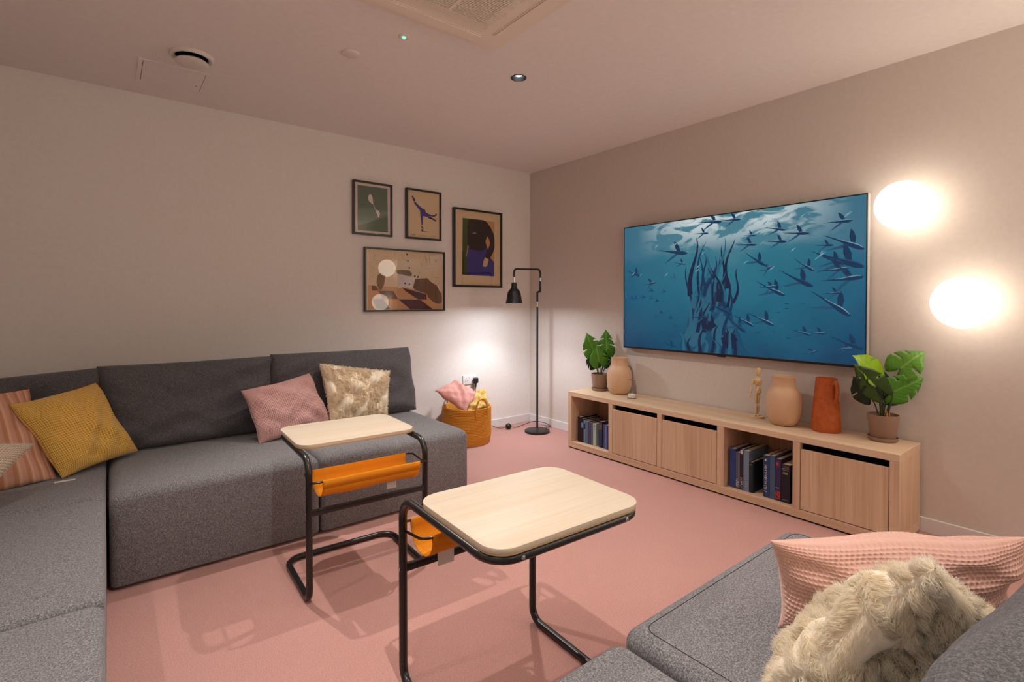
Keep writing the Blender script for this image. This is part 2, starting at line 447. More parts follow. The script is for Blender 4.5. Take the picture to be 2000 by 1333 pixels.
def fur(parent, corners, T, count, length, width, m, seed=1, ridge=None, sides=(1, -1), clump=14, up=.7, **kw):
    f, nrm = cushion_field(*corners, T, **kw)
    rs = np.random.RandomState(seed)
    allv = []
    for side in sides:
        u = rs.uniform(-1, 1, count); v = rs.uniform(-1, 1, count)
        p, e = f(u, v, side)
        du = f(np.clip(u + .02, -1, 1), v, side)[0] - f(np.clip(u - .02, -1, 1), v, side)[0]
        dv = f(u, np.clip(v + .02, -1, 1), side)[0] - f(u, np.clip(v - .02, -1, 1), side)[0]
        N = np.cross(du, dv); N /= (np.linalg.norm(N, axis=1, keepdims=True) + 1e-9); N *= np.sign(N @ nrm)[:, None] * side
        if ridge:
            a = ridge[1] * np.sin(u * ridge[0] + 1.2 * np.sin(v * 3.1 + u * 2) + 0.6 * np.sin(v * 7.3))
            a = a + ridge[1] * 0.6 * np.sin(v * 9 + u * 4.0)
            p = p + nrm * (side * a * np.clip(e * 4, 0, 1))[:, None]
        du /= np.linalg.norm(du, axis=1, keepdims=True) + 1e-9; dv /= np.linalg.norm(dv, axis=1, keepdims=True) + 1e-9
        # tufts: strands lean towards the middle of their clump, clumps lean their own way
        cu = np.floor((u + 1) * clump / 2).astype(int); cv_ = np.floor((v + 1) * clump / 2 + 0.5 * (cu % 2)).astype(int)
        hsh = np.random.RandomState(seed + 7).uniform(-1, 1, (4, clump + 3, clump + 3))
        jx, jy, lx, ly = [hsh[i][cu, cv_] for i in range(4)]
        tu = (cu + .5 + .4 * jx) * 2 / clump - 1; tv = (cv_ - 0.5 * (cu % 2) + .5 + .4 * jy) * 2 / clump - 1
        lean = du * ((tu - u) * clump * .55 + lx * .9)[:, None] + dv * ((tv - v) * clump * .55 + ly * .9 - .5)[:, None]
        L = length * rs.uniform(.55, 1.15, count)[:, None]
        d1 = N * up + lean * .6 + rs.normal(0, .2, (count, 3)); d1 /= np.linalg.norm(d1, axis=1, keepdims=True)
        d2 = N * up * .2 + lean * .95 + rs.normal(0, .25, (count, 3)); d2 /= np.linalg.norm(d2, axis=1, keepdims=True)
        sd = np.cross(d1, rs.normal(0, 1, (count, 3))); sd /= np.linalg.norm(sd, axis=1, keepdims=True)
        w_ = width / 2
        a0 = p - N * .002
        p1 = p + d1 * L * .5; p2 = p1 + d2 * L * .5
        allv.append(np.stack([a0 - sd * w_, a0 + sd * w_, p1 + sd * w_ * .8, p1 - sd * w_ * .8, p2], 1))
    V = np.concatenate(allv).reshape(-1, 3); n = len(V) // 5
    b0 = np.arange(n) * 5
    quads = np.stack([b0, b0 + 1, b0 + 2, b0 + 3], 1); tris = np.stack([b0 + 3, b0 + 2, b0 + 4], 1)
    me = bpy.data.meshes.new('fur')
    me.vertices.add(len(V)); me.vertices.foreach_set('co', V.ravel())
    loops = np.concatenate([quads.ravel(), tris.ravel()]); me.loops.add(len(loops)); me.loops.foreach_set('vertex_index', loops)
    me.polygons.add(2 * n)
    st = np.concatenate([np.arange(n) * 4, 4 * n + np.arange(n) * 3]); me.polygons.foreach_set('loop_start', st)
    me.polygons.foreach_set('use_smooth', np.ones(2 * n, bool))
    me.update(calc_edges=True); me.validate()
    o = mesh_obj('fur', me, m, parent); o['kind'] = 'stuff'
    return o

ART_HILLS = [
    ('mat', [(-1.794,2.12),(-1.512,2.124),(-1.511,1.741),(-1.791,1.739)]),
    ('green', [(-1.779,2.103),(-1.53,2.106),(-1.526,1.755),(-1.778,1.751)]),
    ('green_light', [(-1.78,1.92),(-1.681,1.931),(-1.529,1.922),(-1.529,1.901),(-1.61,1.864),(-1.695,1.819),(-1.779,1.786)]),
    ('green_dark', [(-1.715,1.752),(-1.711,1.784),(-1.695,1.815),(-1.637,1.851),(-1.61,1.864),(-1.53,1.9),(-1.526,1.755)]),
    ('white', [(-1.688,2.034),(-1.676,2.042),(-1.667,2.041),(-1.656,2.019),(-1.653,1.985),(-1.649,1.964),(-1.668,1.973),(-1.688,1.989),(-1.695,2.01)]),
    ('white', [(-1.652,1.968),(-1.648,1.969),(-1.635,1.932),(-1.639,1.931)]),
    ('white', [(-1.633,1.926),(-1.609,1.922),(-1.594,1.902),(-1.6,1.876),(-1.605,1.862),(-1.616,1.88),(-1.628,1.907)]),
]
ART_ACROBAT = [
    ('cream', [(-1.338,2.118),(-1.058,2.121),(-1.053,1.737),(-1.335,1.737)]),
    ('navy', [(-1.298,2.035),(-1.316,2.081),(-1.302,2.077),(-1.278,2.045),(-1.281,2.033)]),
    ('blue', [(-1.285,2.037),(-1.24,2.002),(-1.212,1.981),(-1.231,1.957),(-1.26,1.986),(-1.293,2.02)]),
    ('blue', [(-1.235,1.955),(-1.214,1.982),(-1.191,1.98),(-1.179,1.952),(-1.153,1.925),(-1.163,1.916),(-1.204,1.919),(-1.232,1.925)]),
    ('blue', [(-1.236,1.955),(-1.207,1.928),(-1.211,1.846),(-1.222,1.847),(-1.23,1.899)]),
    ('blue', [(-1.181,1.954),(-1.132,1.936),(-1.087,1.939),(-1.099,1.923),(-1.132,1.924),(-1.171,1.921)]),
    ('navy', [(-1.094,1.938),(-1.082,1.958),(-1.07,1.943),(-1.095,1.927)]),
    ('navy', [(-1.161,1.924),(-1.122,1.916),(-1.077,1.893),(-1.084,1.883),(-1.116,1.898),(-1.153,1.905)]),
    ('navy', [(-1.224,1.84),(-1.202,1.813),(-1.207,1.807),(-1.225,1.826)]),
    ('navy', [(-1.221,1.813),(-1.202,1.793),(-1.209,1.784),(-1.223,1.792)]),
    ('navy', [(-1.199,1.791),(-1.166,1.792),(-1.166,1.789),(-1.199,1.785)]),
    ('grey', [(-1.238,1.76),(-1.171,1.756),(-1.171,1.753),(-1.238,1.758)]),
    ('grey', [(-1.14,1.757),(-1.085,1.754),(-1.085,1.752),(-1.14,1.755)]),
    ('grey', [(-1.318,1.762),(-1.316,1.762),(-1.311,1.748),(-1.313,1.748)]),
    ('grey', [(-1.306,1.762),(-1.303,1.762),(-1.307,1.747),(-1.31,1.747)]),
    ('grey', [(-1.303,1.762),(-1.3,1.762),(-1.297,1.747),(-1.3,1.747)]),
    ('grey', [(-1.295,1.762),(-1.292,1.762),(-1.292,1.746),(-1.295,1.747)]),
    ('grey', [(-1.288,1.762),(-1.285,1.761),(-1.289,1.746),(-1.292,1.746)]),
    ('grey', [(-1.284,1.761),(-1.281,1.761),(-1.277,1.746),(-1.28,1.746)]),
]
ART_SWEATER = [
    ('cream', [(-0.873,2.019),(-0.39,2.013),(-0.396,1.336),(-0.878,1.34)]),
    ('tan', [(-0.809,1.946),(-0.454,1.943),(-0.459,1.432),(-0.814,1.436)]),
    ('olive', [(-0.809,1.946),(-0.739,1.945),(-0.754,1.767),(-0.758,1.692),(-0.769,1.617),(-0.76,1.435),(-0.814,1.436)]),
    ('sky', [(-0.769,1.586),(-0.75,1.687),(-0.728,1.682),(-0.66,1.664),(-0.59,1.669),(-0.543,1.707),(-0.526,1.679),(-0.543,1.63),(-0.551,1.604),(-0.504,1.603),(-0.459,1.567),(-0.459,1.432),(-0.76,1.435)]),
    ('black', [(-0.743,1.943),(-0.675,1.947),(-0.582,1.947),(-0.543,1.934),(-0.496,1.884),(-0.463,1.829),(-0.454,1.778),(-0.454,1.7),(-0.472,1.653),(-0.512,1.59),(-0.551,1.597),(-0.567,1.616),(-0.531,1.679),(-0.504,1.735),(-0.515,1.773),(-0.539,1.803),(-0.559,1.751),(-0.543,1.707),(-0.559,1.687),(-0.598,1.665),(-0.66,1.66),(-0.728,1.672),(-0.758,1.711),(-0.754,1.767),(-0.758,1.836),(-0.75,1.905)]),
    ('skin', [(-0.563,1.606),(-0.521,1.586),(-0.539,1.526),(-0.559,1.516),(-0.59,1.521),(-0.583,1.564)]),
    ('white', [(-0.699,1.821),(-0.679,1.824),(-0.661,1.818),(-0.667,1.814),(-0.683,1.819),(-0.698,1.816)]),
]
ART_HANDS = [
    ('cream', [(-1.697,1.613),(-1.022,1.611),(-1.021,1.127),(-1.698,1.13)]),
    ('tan', [(-1.697,1.326),(-1.585,1.315),(-1.403,1.313),(-1.222,1.283),(-1.022,1.275),(-1.023,1.127),(-1.698,1.131)]),
    ('brown', [(-1.666,1.321),(-1.629,1.318),(-1.609,1.281),(-1.665,1.282)]),
    ('brown', [(-1.612,1.28),(-1.48,1.279),(-1.439,1.214),(-1.569,1.215)]),
    ('brown', [(-1.403,1.31),(-1.178,1.256),(-1.173,1.21),(-1.26,1.213),(-1.372,1.28)]),
    ('brown', [(-1.663,1.215),(-1.57,1.215),(-1.506,1.131),(-1.622,1.132)]),
    ('brown', [(-1.439,1.213),(-1.233,1.209),(-1.114,1.128),(-1.33,1.13)]),
    ('umber', [(-1.614,1.406),(-1.584,1.426),(-1.55,1.404),(-1.56,1.334),(-1.585,1.285),(-1.609,1.291),(-1.626,1.342),(-1.623,1.378)]),
    ('umber', [(-1.464,1.449),(-1.403,1.455),(-1.34,1.454),(-1.313,1.428),(-1.318,1.407),(-1.361,1.408),(-1.403,1.418),(-1.444,1.421)]),
    ('white', [(-1.452,1.383),(-1.423,1.416),(-1.361,1.405),(-1.281,1.396),(-1.295,1.34),(-1.308,1.307),(-1.393,1.313),(-1.439,1.301),(-1.453,1.343)]),
    ('umber', [(-1.306,1.31),(-1.281,1.384),(-1.167,1.394),(-1.133,1.363),(-1.077,1.335),(-1.054,1.295),(-1.031,1.26),(-1.023,1.205),(-1.031,1.184),(-1.054,1.174),(-1.083,1.18),(-1.117,1.195),(-1.162,1.232),(-1.173,1.259),(-1.222,1.273),(-1.276,1.289)]),
    ('navy', [(-1.351,1.586),(-1.353,1.58),(-1.359,1.577),(-1.365,1.579),(-1.367,1.585),(-1.364,1.591),(-1.359,1.594),(-1.353,1.592)]),
    ('navy', [(-1.342,1.533),(-1.345,1.527),(-1.35,1.524),(-1.356,1.526),(-1.358,1.532),(-1.356,1.538),(-1.35,1.541),(-1.345,1.538)]),
    ('navy', [(-1.329,1.476),(-1.332,1.47),(-1.337,1.467),(-1.343,1.469),(-1.345,1.475),(-1.343,1.481),(-1.337,1.484),(-1.332,1.481)]),
    ('navy', [(-1.279,1.408),(-1.281,1.402),(-1.287,1.399),(-1.292,1.402),(-1.295,1.407),(-1.292,1.413),(-1.287,1.416),(-1.281,1.414)]),
    ('navy', [(-1.249,1.403),(-1.251,1.397),(-1.257,1.394),(-1.263,1.397),(-1.265,1.402),(-1.263,1.408),(-1.257,1.411),(-1.251,1.409)]),
    ('navy', [(-1.368,1.345),(-1.37,1.339),(-1.376,1.337),(-1.381,1.339),(-1.384,1.345),(-1.381,1.351),(-1.376,1.353),(-1.37,1.351)]),
    ('navy', [(-1.33,1.338),(-1.332,1.332),(-1.338,1.33),(-1.343,1.332),(-1.345,1.338),(-1.343,1.343),(-1.337,1.346),(-1.332,1.344)]),
    ('line', [(-1.676,1.609),(-1.687,1.594),(-1.69,1.572),(-1.685,1.593)]),
    ('line', [(-1.637,1.607),(-1.652,1.58),(-1.662,1.546),(-1.65,1.579)]),
    ('line', [(-1.623,1.594),(-1.644,1.562),(-1.652,1.529),(-1.641,1.561)]),
    ('line', [(-1.674,1.532),(-1.625,1.52),(-1.584,1.514),(-1.624,1.522)]),
    ('line', [(-1.69,1.481),(-1.662,1.467),(-1.638,1.451),(-1.661,1.469)]),
    ('line', [(-1.686,1.459),(-1.66,1.447),(-1.633,1.433),(-1.659,1.449)]),
    ('line', [(-1.691,1.436),(-1.666,1.422),(-1.633,1.406),(-1.665,1.424)]),
    ('line', [(-1.693,1.413),(-1.67,1.396),(-1.638,1.387),(-1.668,1.398)]),
    ('line', [(-1.199,1.601),(-1.183,1.55),(-1.172,1.505),(-1.18,1.551)]),
    ('line', [(-1.188,1.597),(-1.175,1.556),(-1.166,1.51),(-1.172,1.556)]),
    ('line', [(-1.11,1.572),(-1.089,1.546),(-1.059,1.525),(-1.086,1.548)]),
    ('line', [(-1.071,1.569),(-1.086,1.544),(-1.105,1.522),(-1.083,1.542)]),
    ('line', [(-1.15,1.589),(-1.146,1.548),(-1.15,1.501),(-1.143,1.549)]),
    ('line', [(-1.243,1.54),(-1.227,1.508),(-1.211,1.478),(-1.224,1.509)]),
    ('line', [(-1.302,1.595),(-1.29,1.581),(-1.276,1.563),(-1.288,1.582)]),
    ('line', [(-1.053,1.605),(-1.044,1.573),(-1.031,1.536),(-1.041,1.574)]),
    ('line', [(-1.539,1.581),(-1.533,1.553),(-1.535,1.53),(-1.531,1.553)]),
    ('line', [(-1.474,1.608),(-1.47,1.582),(-1.464,1.553),(-1.467,1.582)]),
    ('line', [(-1.407,1.598),(-1.398,1.57),(-1.397,1.542),(-1.396,1.57)]),
    ('line', [(-1.128,1.398),(-1.071,1.4),(-1.025,1.411),(-1.072,1.403)]),
    ('line', [(-1.116,1.373),(-1.07,1.37),(-1.022,1.368),(-1.069,1.373)]),
    ('line', [(-1.1,1.351),(-1.06,1.35),(-1.022,1.351),(-1.06,1.353)]),
    ('line', [(-1.434,1.384),(-1.412,1.39),(-1.382,1.395),(-1.412,1.392)]),
    ('line', [(-1.439,1.365),(-1.399,1.371),(-1.366,1.372),(-1.399,1.373)]),
    ('line', [(-1.434,1.337),(-1.419,1.34),(-1.393,1.347),(-1.419,1.342)]),
    ('line', [(-1.167,1.342),(-1.154,1.307),(-1.133,1.274),(-1.152,1.309)]),
    ('line', [(-1.133,1.323),(-1.115,1.285),(-1.094,1.245),(-1.113,1.286)]),
    ('line', [(-1.1,1.309),(-1.071,1.269),(-1.054,1.225),(-1.069,1.27)]),
    ('line', [(-1.26,1.452),(-1.248,1.439),(-1.233,1.424),(-1.246,1.441)]),
    ('line', [(-1.243,1.462),(-1.162,1.476),(-1.082,1.489),(-1.162,1.478)]),
]
FISH = [(0.3886,0.9706,0.4964,0.9507),(0.3695,0.8867,0.4392,0.8793),(0.1979,0.7723,0.3409,0.745),(0.4934,0.958,0.5763,0.9507),(0.5799,0.8363,0.6365,0.8279),(0.6704,0.8762,0.7479,0.8416),(0.7336,0.8206,0.826,0.8069),(0.6758,0.7807,0.7503,0.766),(0.5548,0.7807,0.6395,0.7639),(0.8713,0.8604,0.9607,0.8573),(0.8737,0.7912,0.9952,0.6821),(0.8433,0.7272,0.9035,0.7198),(0.8349,0.68,0.9946,0.5792),(0.5912,0.7114,0.6716,0.6191),(0.7747,0.6474,0.8439,0.5677),(0.7223,0.5687,0.8403,0.4701),(0.848,0.6611,0.938,0.6002),(0.8576,0.5582,0.9505,0.575),(0.8665,0.49,0.994,0.5236),(0.8355,0.4491,0.9559,0.2907),(0.8713,0.4271,0.9303,0.4292),(0.6377,0.5058,0.7449,0.4155),(0.0191,0.6422,0.0959,0.5876),(0.1079,0.5079,0.18,0.5331),(0.6091,0.3054,0.7062,0.2172),(0.4321,0.3704,0.5423,0.2886),(0.5077,0.2728,0.5989,0.1637),(0.5483,0.2844,0.6311,0.2078),(0.7676,0.1973,0.8349,0.1658),(0.8236,0.1826,0.8832,0.1794),(0.8939,0.1511,0.994,0.1007),(0.9136,0.0944,0.9648,0.0976),(0.8105,0.0378,0.8552,0.0703),(0.2217,0.0493,0.2855,0.0252),(0.2765,0.6842,0.3343,0.6621),(0.2521,0.5845,0.2872,0.5614),(0.3588,0.2571,0.4476,0.2655),(0.6454,0.575,0.702,0.6065),(0.6561,0.6013,0.6973,0.6076),(0.6514,0.4638,0.7175,0.4795),(0.0507,0.405,0.0858,0.4061),(0.0906,0.4134,0.1251,0.4145),(0.1371,0.4638,0.1704,0.4638),(0.2044,0.4533,0.236,0.4565),(0.1901,0.2886,0.2223,0.2886),(0.1603,0.2581,0.1931,0.2602),(0.2414,0.2497,0.2723,0.2476),(0.183,0.1343,0.2157,0.1333),(0.2628,0.1868,0.2932,0.1878),(0.7366,0.3631,0.758,0.3631),(0.7938,0.3641,0.8141,0.3631),(0.7372,0.3337,0.758,0.3316),(0.7074,0.3033,0.7294,0.3043),(0.8313,0.2665,0.851,0.2655),(0.935,0.2288,0.9529,0.2298),(0.6901,0.1752,0.7122,0.1794),(0.68,0.128,0.7026,0.127),(0.7449,0.1396,0.7664,0.1375),(0.6621,0.085,0.6847,0.0881),(0.6305,0.1658,0.6538,0.1647),(0.1675,0.3809,0.2002,0.3809),(0.0262,0.4029,0.062,0.404),(0.1371,0.4082,0.1704,0.4029)]

# ================================================================== THE SETTING
X0, Y0 = -4.6, -4.9
def slab(name, lo, hi, m):
    return struct(obj(name, B(lo, hi), m, smooth=False))
slab('floor', (X0, Y0, -0.06), (0, 0, 0), 'carpet')
slab('wall_back', (X0 - .1, 0, -0.06), (0.1, 0.1, H + .1), 'wall')
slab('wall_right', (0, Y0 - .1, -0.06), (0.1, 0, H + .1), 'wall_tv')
slab('wall_left', (X0 - .1, Y0 - .1, -0.06), (X0, 0, H + .1), 'wall')
slab('wall_front', (X0, Y0 - .1, -0.06), (0, Y0, H + .1), 'wall')
SPX, SPY, SPR = -1.463, -1.617, 0.040
bm = bmesh.new()
o4 = [bm.verts.new(p) for p in ((X0, Y0, H), (0, Y0, H), (0, 0, H), (X0, 0, H))]
ci = [bm.verts.new((SPX + SPR * math.cos(2 * PI * k / 32), SPY + SPR * math.sin(2 * PI * k / 32), H)) for k in range(32)]
es = [bm.edges.new((o4[k], o4[(k + 1) % 4])) for k in range(4)] + [bm.edges.new((ci[k], ci[(k + 1) % 32])) for k in range(32)]
bmesh.ops.triangle_fill(bm, edges=es, use_beauty=True, use_dissolve=False, normal=(0, 0, -1))
top = [bm.verts.new((v.co.x, v.co.y, H + .09)) for v in o4]
bm.faces.new(top)
struct(obj('ceiling', bm, 'ceil', smooth=False))
def skirting(name, lo, hi):
    return struct(obj(name, B(lo, hi, 0.003), 'trim', smooth=False))
skirting('baseboard_back', (X0, -0.014, 0), (-0.014, 0, 0.076))
skirting('baseboard_right', (-0.014, Y0, 0), (0, 0, 0.076))
# round-cornered shadow gap trims are not present; walls meet the ceiling plainly

# ---- ceiling fittings
t = thing('recessed_downlight', 'small round recessed black ceiling spotlight with a white lens', 'light', (SPX, SPY, H))
obj('reflector', lathe(bmesh.new(), [(.0395, -.002), (.0395, 0), (.034, .03), (.024, .05), (0, .05)]), 'black_satin', t)
obj('trim_ring', lathe(bmesh.new(), [(.0385, -.001), (.0385, -.0035), (.044, -.0035), (.045, -.0005)]), 'black_satin', t)
obj('lens', lathe(bmesh.new(), [(0, .012), (.019, .013), (.023, .018), (.023, .049)]), 'spot_led', t)

t = thing('air_valve', 'round white ceiling air valve with a hanging dish and dark gap', 'vent', (-2.957, -0.757, H))
obj('outer_ring', lathe(bmesh.new(), [(.075, -.001), (.078, -.012), (.092, -.016), (.1, -.008), (.101, 0)]), 'plaster', t)
obj('throat', lathe(bmesh.new(), [(.077, -.002), (.0, -.003)]), 'void', t)
obj('dish', lathe(bmesh.new(), [(0, -.012), (.03, -.016), (.066, -.024), (.077, -.034), (.074, -.038), (.05, -.044), (0, -.046)]), 'plaster', t)
obj('spindle', lathe(bmesh.new(), [(.01, -.002), (.01, -.02)], 12), 'plaster', t)

t = thing('access_hatch', 'flush rectangular ceiling access panel beside the round air valve', 'hatch', (-3.01, -0.40, H))
bm = bmesh.new()
for lo, hi in (((-.165, -.17, -.004), (.165, -.15, .0)), ((-.165, .15, -.004), (.165, .17, 0)), ((-.165, -.15, -.004), (-.145, .15, 0)), ((.145, -.15, -.004), (.165, .15, 0))):
    box(bm, lo, hi)
obj('hatch_frame', bm, 'ceil', t, smooth=False)
obj('hatch_door', B((-.1425, -.1475, -.0045), (.1425, .1475, -.0008)), 'ceil', t, smooth=False)
obj('gap_shadow_strip', B((-.146, -.151, -.0006), (.146, .151, -.0001)), 'void', t, smooth=False)
obj('lock', lathe(bmesh.new(), [(0, -.0055), (.004, -.0055), (.004, -.004)], 12, (.12, .05, 0)), 'void', t)

tag(obj('smoke_alarm', lathe(bmesh.new(), [(0, -.012), (.036, -.012), (.042, -.009), (.044, 0)], 40, (-2.32, -1.303, H)), 'plaster'),
    'small round white cover disc on the ceiling, plain and unlit', 'alarm')
t = thing('emergency_light', 'small round ceiling fitting with a glowing green indicator', 'light', (-2.182, -1.625, H))
obj('bezel', lathe(bmesh.new(), [(0, -.004), (.02, -.005), (.026, -.003), (.028, 0)], 32), 'plaster', t)
obj('indicator', lathe(bmesh.new(), [(0, -.011), (.005, -.01), (.0075, -.004)], 16), 'green_led', t)

t = thing('ceiling_cassette', 'square cream air-conditioning cassette with slatted grille in the ceiling', 'air conditioner', (-2.245, -2.265, H))
h = .475
bm = bmesh.new()
def ringbox(bm, a, b_, z0, z1):
    box(bm, (-a, b_, z0), (a, a, z1)); box(bm, (-a, -a, z0), (a, -b_, z1)); box(bm, (-a, -b_, z0), (-b_, b_, z1)); box(bm, (b_, -b_, z0), (a, b_, z1))
ringbox(bm, h, h - .03, -.012, 0)
bm2 = bmesh.new(); ringbox(bm2, h - .028, .318, -.02, -.002)
obj('rim', bm, 'ac', t, smooth=False)
obj('panel', bm2, 'ac', t, smooth=False)
for k in range(4):
    bm = bmesh.new()
    box(bm, (-.33, .372, -.026), (.33, .43, -.0205), .002)
    box(bm, (-.33, .364, -.0225), (.33, .3705, -.0202))
    bmesh.ops.rotate(bm, verts=bm.verts, cent=(0, 0, 0), matrix=Matrix.Rotation(k * PI / 2, 3, 'Z'))
    obj('louvre', bm, 'ac', t, smooth=False)
    bm = B((-.335, .3645, -.0206), (.335, .366, -.0201)); box(bm, (-.335, .4305, -.0206), (.335, .4325, -.0201))
    bmesh.ops.rotate(bm, verts=bm.verts, cent=(0, 0, 0), matrix=Matrix.Rotation(k * PI / 2, 3, 'Z'))
    obj('louvre_gap', bm, 'void', t, smooth=False)
g = obj('intake_grille', B((-.316, -.316, -.024), (.316, .316, -.004)), 'ac', t, smooth=False)
obj('grille_backing', B((-.27, -.27, -.0246), (.27, .27, -.0241)), 'ac_dark', g, smooth=False)
bm = bmesh.new()
n = 62
for k in range(n):
    y = -.31 + .62 * k / (n - 1)
    if abs(y) < .27:
        for a, b_ in ((-.27, -.095), (-.085, .085), (.095, .27)): box(bm, (a, y - .0026, -.0285), (b_, y + .0026, -.0247))
        for a, b_ in ((-.308, -.272), (.272, .308)): box(bm, (a, y - .003, -.0265), (b_, y + .003, -.0241))
    else:
        box(bm, (-.308, y - .003, -.0265), (.308, y + .003, -.0241))
for x in (-.09, .09): box(bm, (x - .005, -.27, -.0286), (x + .005, .27, -.0246))
o = obj('grille_slats', bm, 'ac', g, smooth=False); o['kind'] = 'stuff'

# ---- framed pictures on wall_back
PC = {}
def pm(n):
    c = {'mat': S(224, 206, 190), 'green': S(84, 106, 84), 'green_light': S(100, 124, 102), 'green_dark': S(72, 94, 72), 'white': S(226, 210, 200), 'cream': S(222, 196, 158),
         'navy': S(44, 34, 66), 'blue': S(58, 58, 140), 'grey': S(150, 130, 112), 'tan': S(206, 152, 98), 'olive': S(66, 80, 36), 'sky': S(54, 50, 130), 'black': S(34, 24, 22),
         'skin': S(214, 172, 122), 'brown': S(96, 44, 12), 'umber': S(122, 82, 26), 'line': S(150, 122, 100)}[n]
    if n not in PC: PC[n] = mat('print_' + n, c, 0.7, spec=0.2)
    return PC[n]
def picture(name, label, x0, x1, z0, z1, art, fw=.015):
    t = thing(name, label, 'picture', ((x0 + x1) / 2, 0, z0), 0, 'framed prints on the wall')
    cx = (x0 + x1) / 2
    for lo, hi in (((x0, -.032, z1 - fw), (x1, -.001, z1)), ((x0, -.032, z0), (x1, -.001, z0 + fw)), ((x0, -.032, z0 + fw), (x0 + fw, -.001, z1 - fw)), ((x1 - fw, -.032, z0 + fw), (x1, -.001, z1 - fw))):
        obj('frame_rail', B((lo[0] - cx, lo[1], lo[2] - z0), (hi[0] - cx, hi[1], hi[2] - z0), .0012, 1), 'frame', t, smooth=False)
    obj('backing_board', B((x0 + fw - cx, -.018, fw), (x1 - fw - cx, -.002, z1 - z0 - fw)), pm(art[0][0]), t, smooth=False)
    verts, faces, mi, ms = [], [], [], []
    for i, (mn, poly) in enumerate(art[1:]):
        mm = pm(mn)
        if mm not in ms: ms.append(mm)
        b_ = bmesh.new()
        y = -.0185 - .00008 * i
        vs = [b_.verts.new((min(max(x, x0 + fw), x1 - fw) - cx, y, min(max(z, z0 + fw), z1 - fw) - z0)) for x, z in poly]
        es = [b_.edges.new((vs[k], vs[(k + 1) % len(vs)])) for k in range(len(vs))]
        bmesh.ops.triangle_fill(b_, edges=es, use_beauty=True, normal=(0, -1, 0))
        b_.verts.index_update()
        o0 = len(verts); verts += [tuple(v.co) for v in b_.verts]
        for f in b_.faces: faces.append([o0 + v.index for v in f.verts]); mi.append(ms.index(mm))
        b_.free()
    me = bpy.data.meshes.new('print'); me.from_pydata(verts, [], faces); me.polygons.foreach_set('material_index', mi)
    mesh_obj('print', me, ms, t)
    obj('glass_pane', B((x0 + fw - cx - .002, -.0255, fw - .002), (x1 - fw - cx + .002, -.0240, z1 - z0 - fw + .002)), 'glass', t, smooth=False)
    return t
picture('framed_print', 'small black-framed green print with two white pebble shapes, top left of the group', -1.817, -1.491, 1.719, 2.139, ART_HILLS)
picture('framed_print', 'small black-framed cream print of a blue handstanding acrobat', -1.366, -1.034, 1.72, 2.139, ART_ACROBAT)
picture('framed_print', 'tall black-framed print of a headless figure in black sweater and blue skirt', -.908, -.370, 1.326, 2.032, ART_SWEATER, .017)
picture('framed_print', 'wide dark-framed print of brown hands over a checked cloth, reflecting the lamps', -1.727, -.999, 1.113, 1.625, ART_HANDS, .013)

# ================================================================== SOFA
def module(name, label, x0, x1, y0, y1, z1, top_r=.045, m='sofa', stitch=False, back=None):
    cx, cy = (x0 + x1) / 2, (y0 + y1) / 2
    t = thing(name, label, 'sofa', (cx, cy, 0), 0, 'grey sectional sofa modules')
    bm = bmesh.new()
    g = .003
    a, b_ = (x1 - x0) / 2 - g, (y1 - y0) / 2 - g
    vr = .030
    prof = [(.007, .014), (.002, .016), (0, .021), (0, z1 - top_r)]
    prof += [(top_r * (1 - math.cos(R(q))), z1 - top_r * (1 - math.sin(R(q)))) for q in range(10, 91, 10)]
    prof += [(top_r + .03, z1 + .0015), (top_r + .12, z1 + .004)]
    rings = []
    for (i_, z) in prof:
        rings.append([bm.verts.new((x, y, z)) for x, y in rrect(2 * (a - i_), 2 * (b_ - i_), vr + i_ * .3, 6)])
    for r0, r1 in zip(rings[:-1], rings[1:]):
        for k in range(len(r0)): bm.faces.new((r0[k], r0[(k + 1) % len(r0)], r1[(k + 1) % len(r0)], r1[k]))
    bm.faces.new(rings[-1]); bm.faces.new(rings[0][::-1])
    obj('seat', bm, m, t, ang=60)
    for sx in (-1, 1):
        for sy in (-1, 1):
            bm = bmesh.new()
            box(bm, (sx * (a - .09) - .02, sy * (b_ - .09) - .02, 0), (sx * (a - .09) + .02, sy * (b_ - .09) + .02, .016))
            obj('foot', bm, 'black', t, smooth=False)
    # top stitching a little in from the edge
    d = top_r * .95 + .004
    P = [(x, y, z1 + .0002) for x, y in rrect(2 * (a - d), 2 * (b_ - d), .03, 5)]
    if stitch: obj('stitching', tube(bmesh.new(), P, .0011, 5, closed=True), 'seam', t)
    if back:
        lo, hi = back
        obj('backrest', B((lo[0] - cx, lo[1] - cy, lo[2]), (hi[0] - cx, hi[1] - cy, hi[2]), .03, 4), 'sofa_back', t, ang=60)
    return t
SZ = .405
module('sofa_module', 'grey sofa module nearest the corner, under the rose and furry cushions', -2.467, -1.565, -1.262, -.12, SZ, .05, back=((-2.46, -.33, SZ - .03), (-1.572, -.125, .70)))
module('sofa_module', 'grey sofa module by the picture wall behind the far side table', -3.318, -2.469, -1.262, -.12, SZ, .05, back=((-3.31, -.33, SZ - .03), (-2.475, -.125, .70)))
module('sofa_module', 'grey corner sofa module under the mustard and striped cushions', -4.2, -3.321, -1.262, -.12, SZ - .004, .03, back=((-4.19, -.33, SZ - .03), (-3.33, -.125, .66)))
module('sofa_module', 'grey sofa module at the left edge, next to the corner module', -4.2, -3.322, -2.166, -1.266, SZ - .002, .022)
module('sofa_module', 'grey sofa module in the bottom left corner of the view', -4.2, -3.322, -3.09, -2.17, SZ - .004, .022)
module('sofa_module', 'grey foreground sofa module at bottom centre, left of the higher one', -3.28, -2.374, -4.05, -3.108, .398, .022)
module('sofa_module', 'grey foreground sofa module carrying the large rose waffle cushion', -2.368, -1.478, -4.05, -3.108, .418, .035, stitch=True)

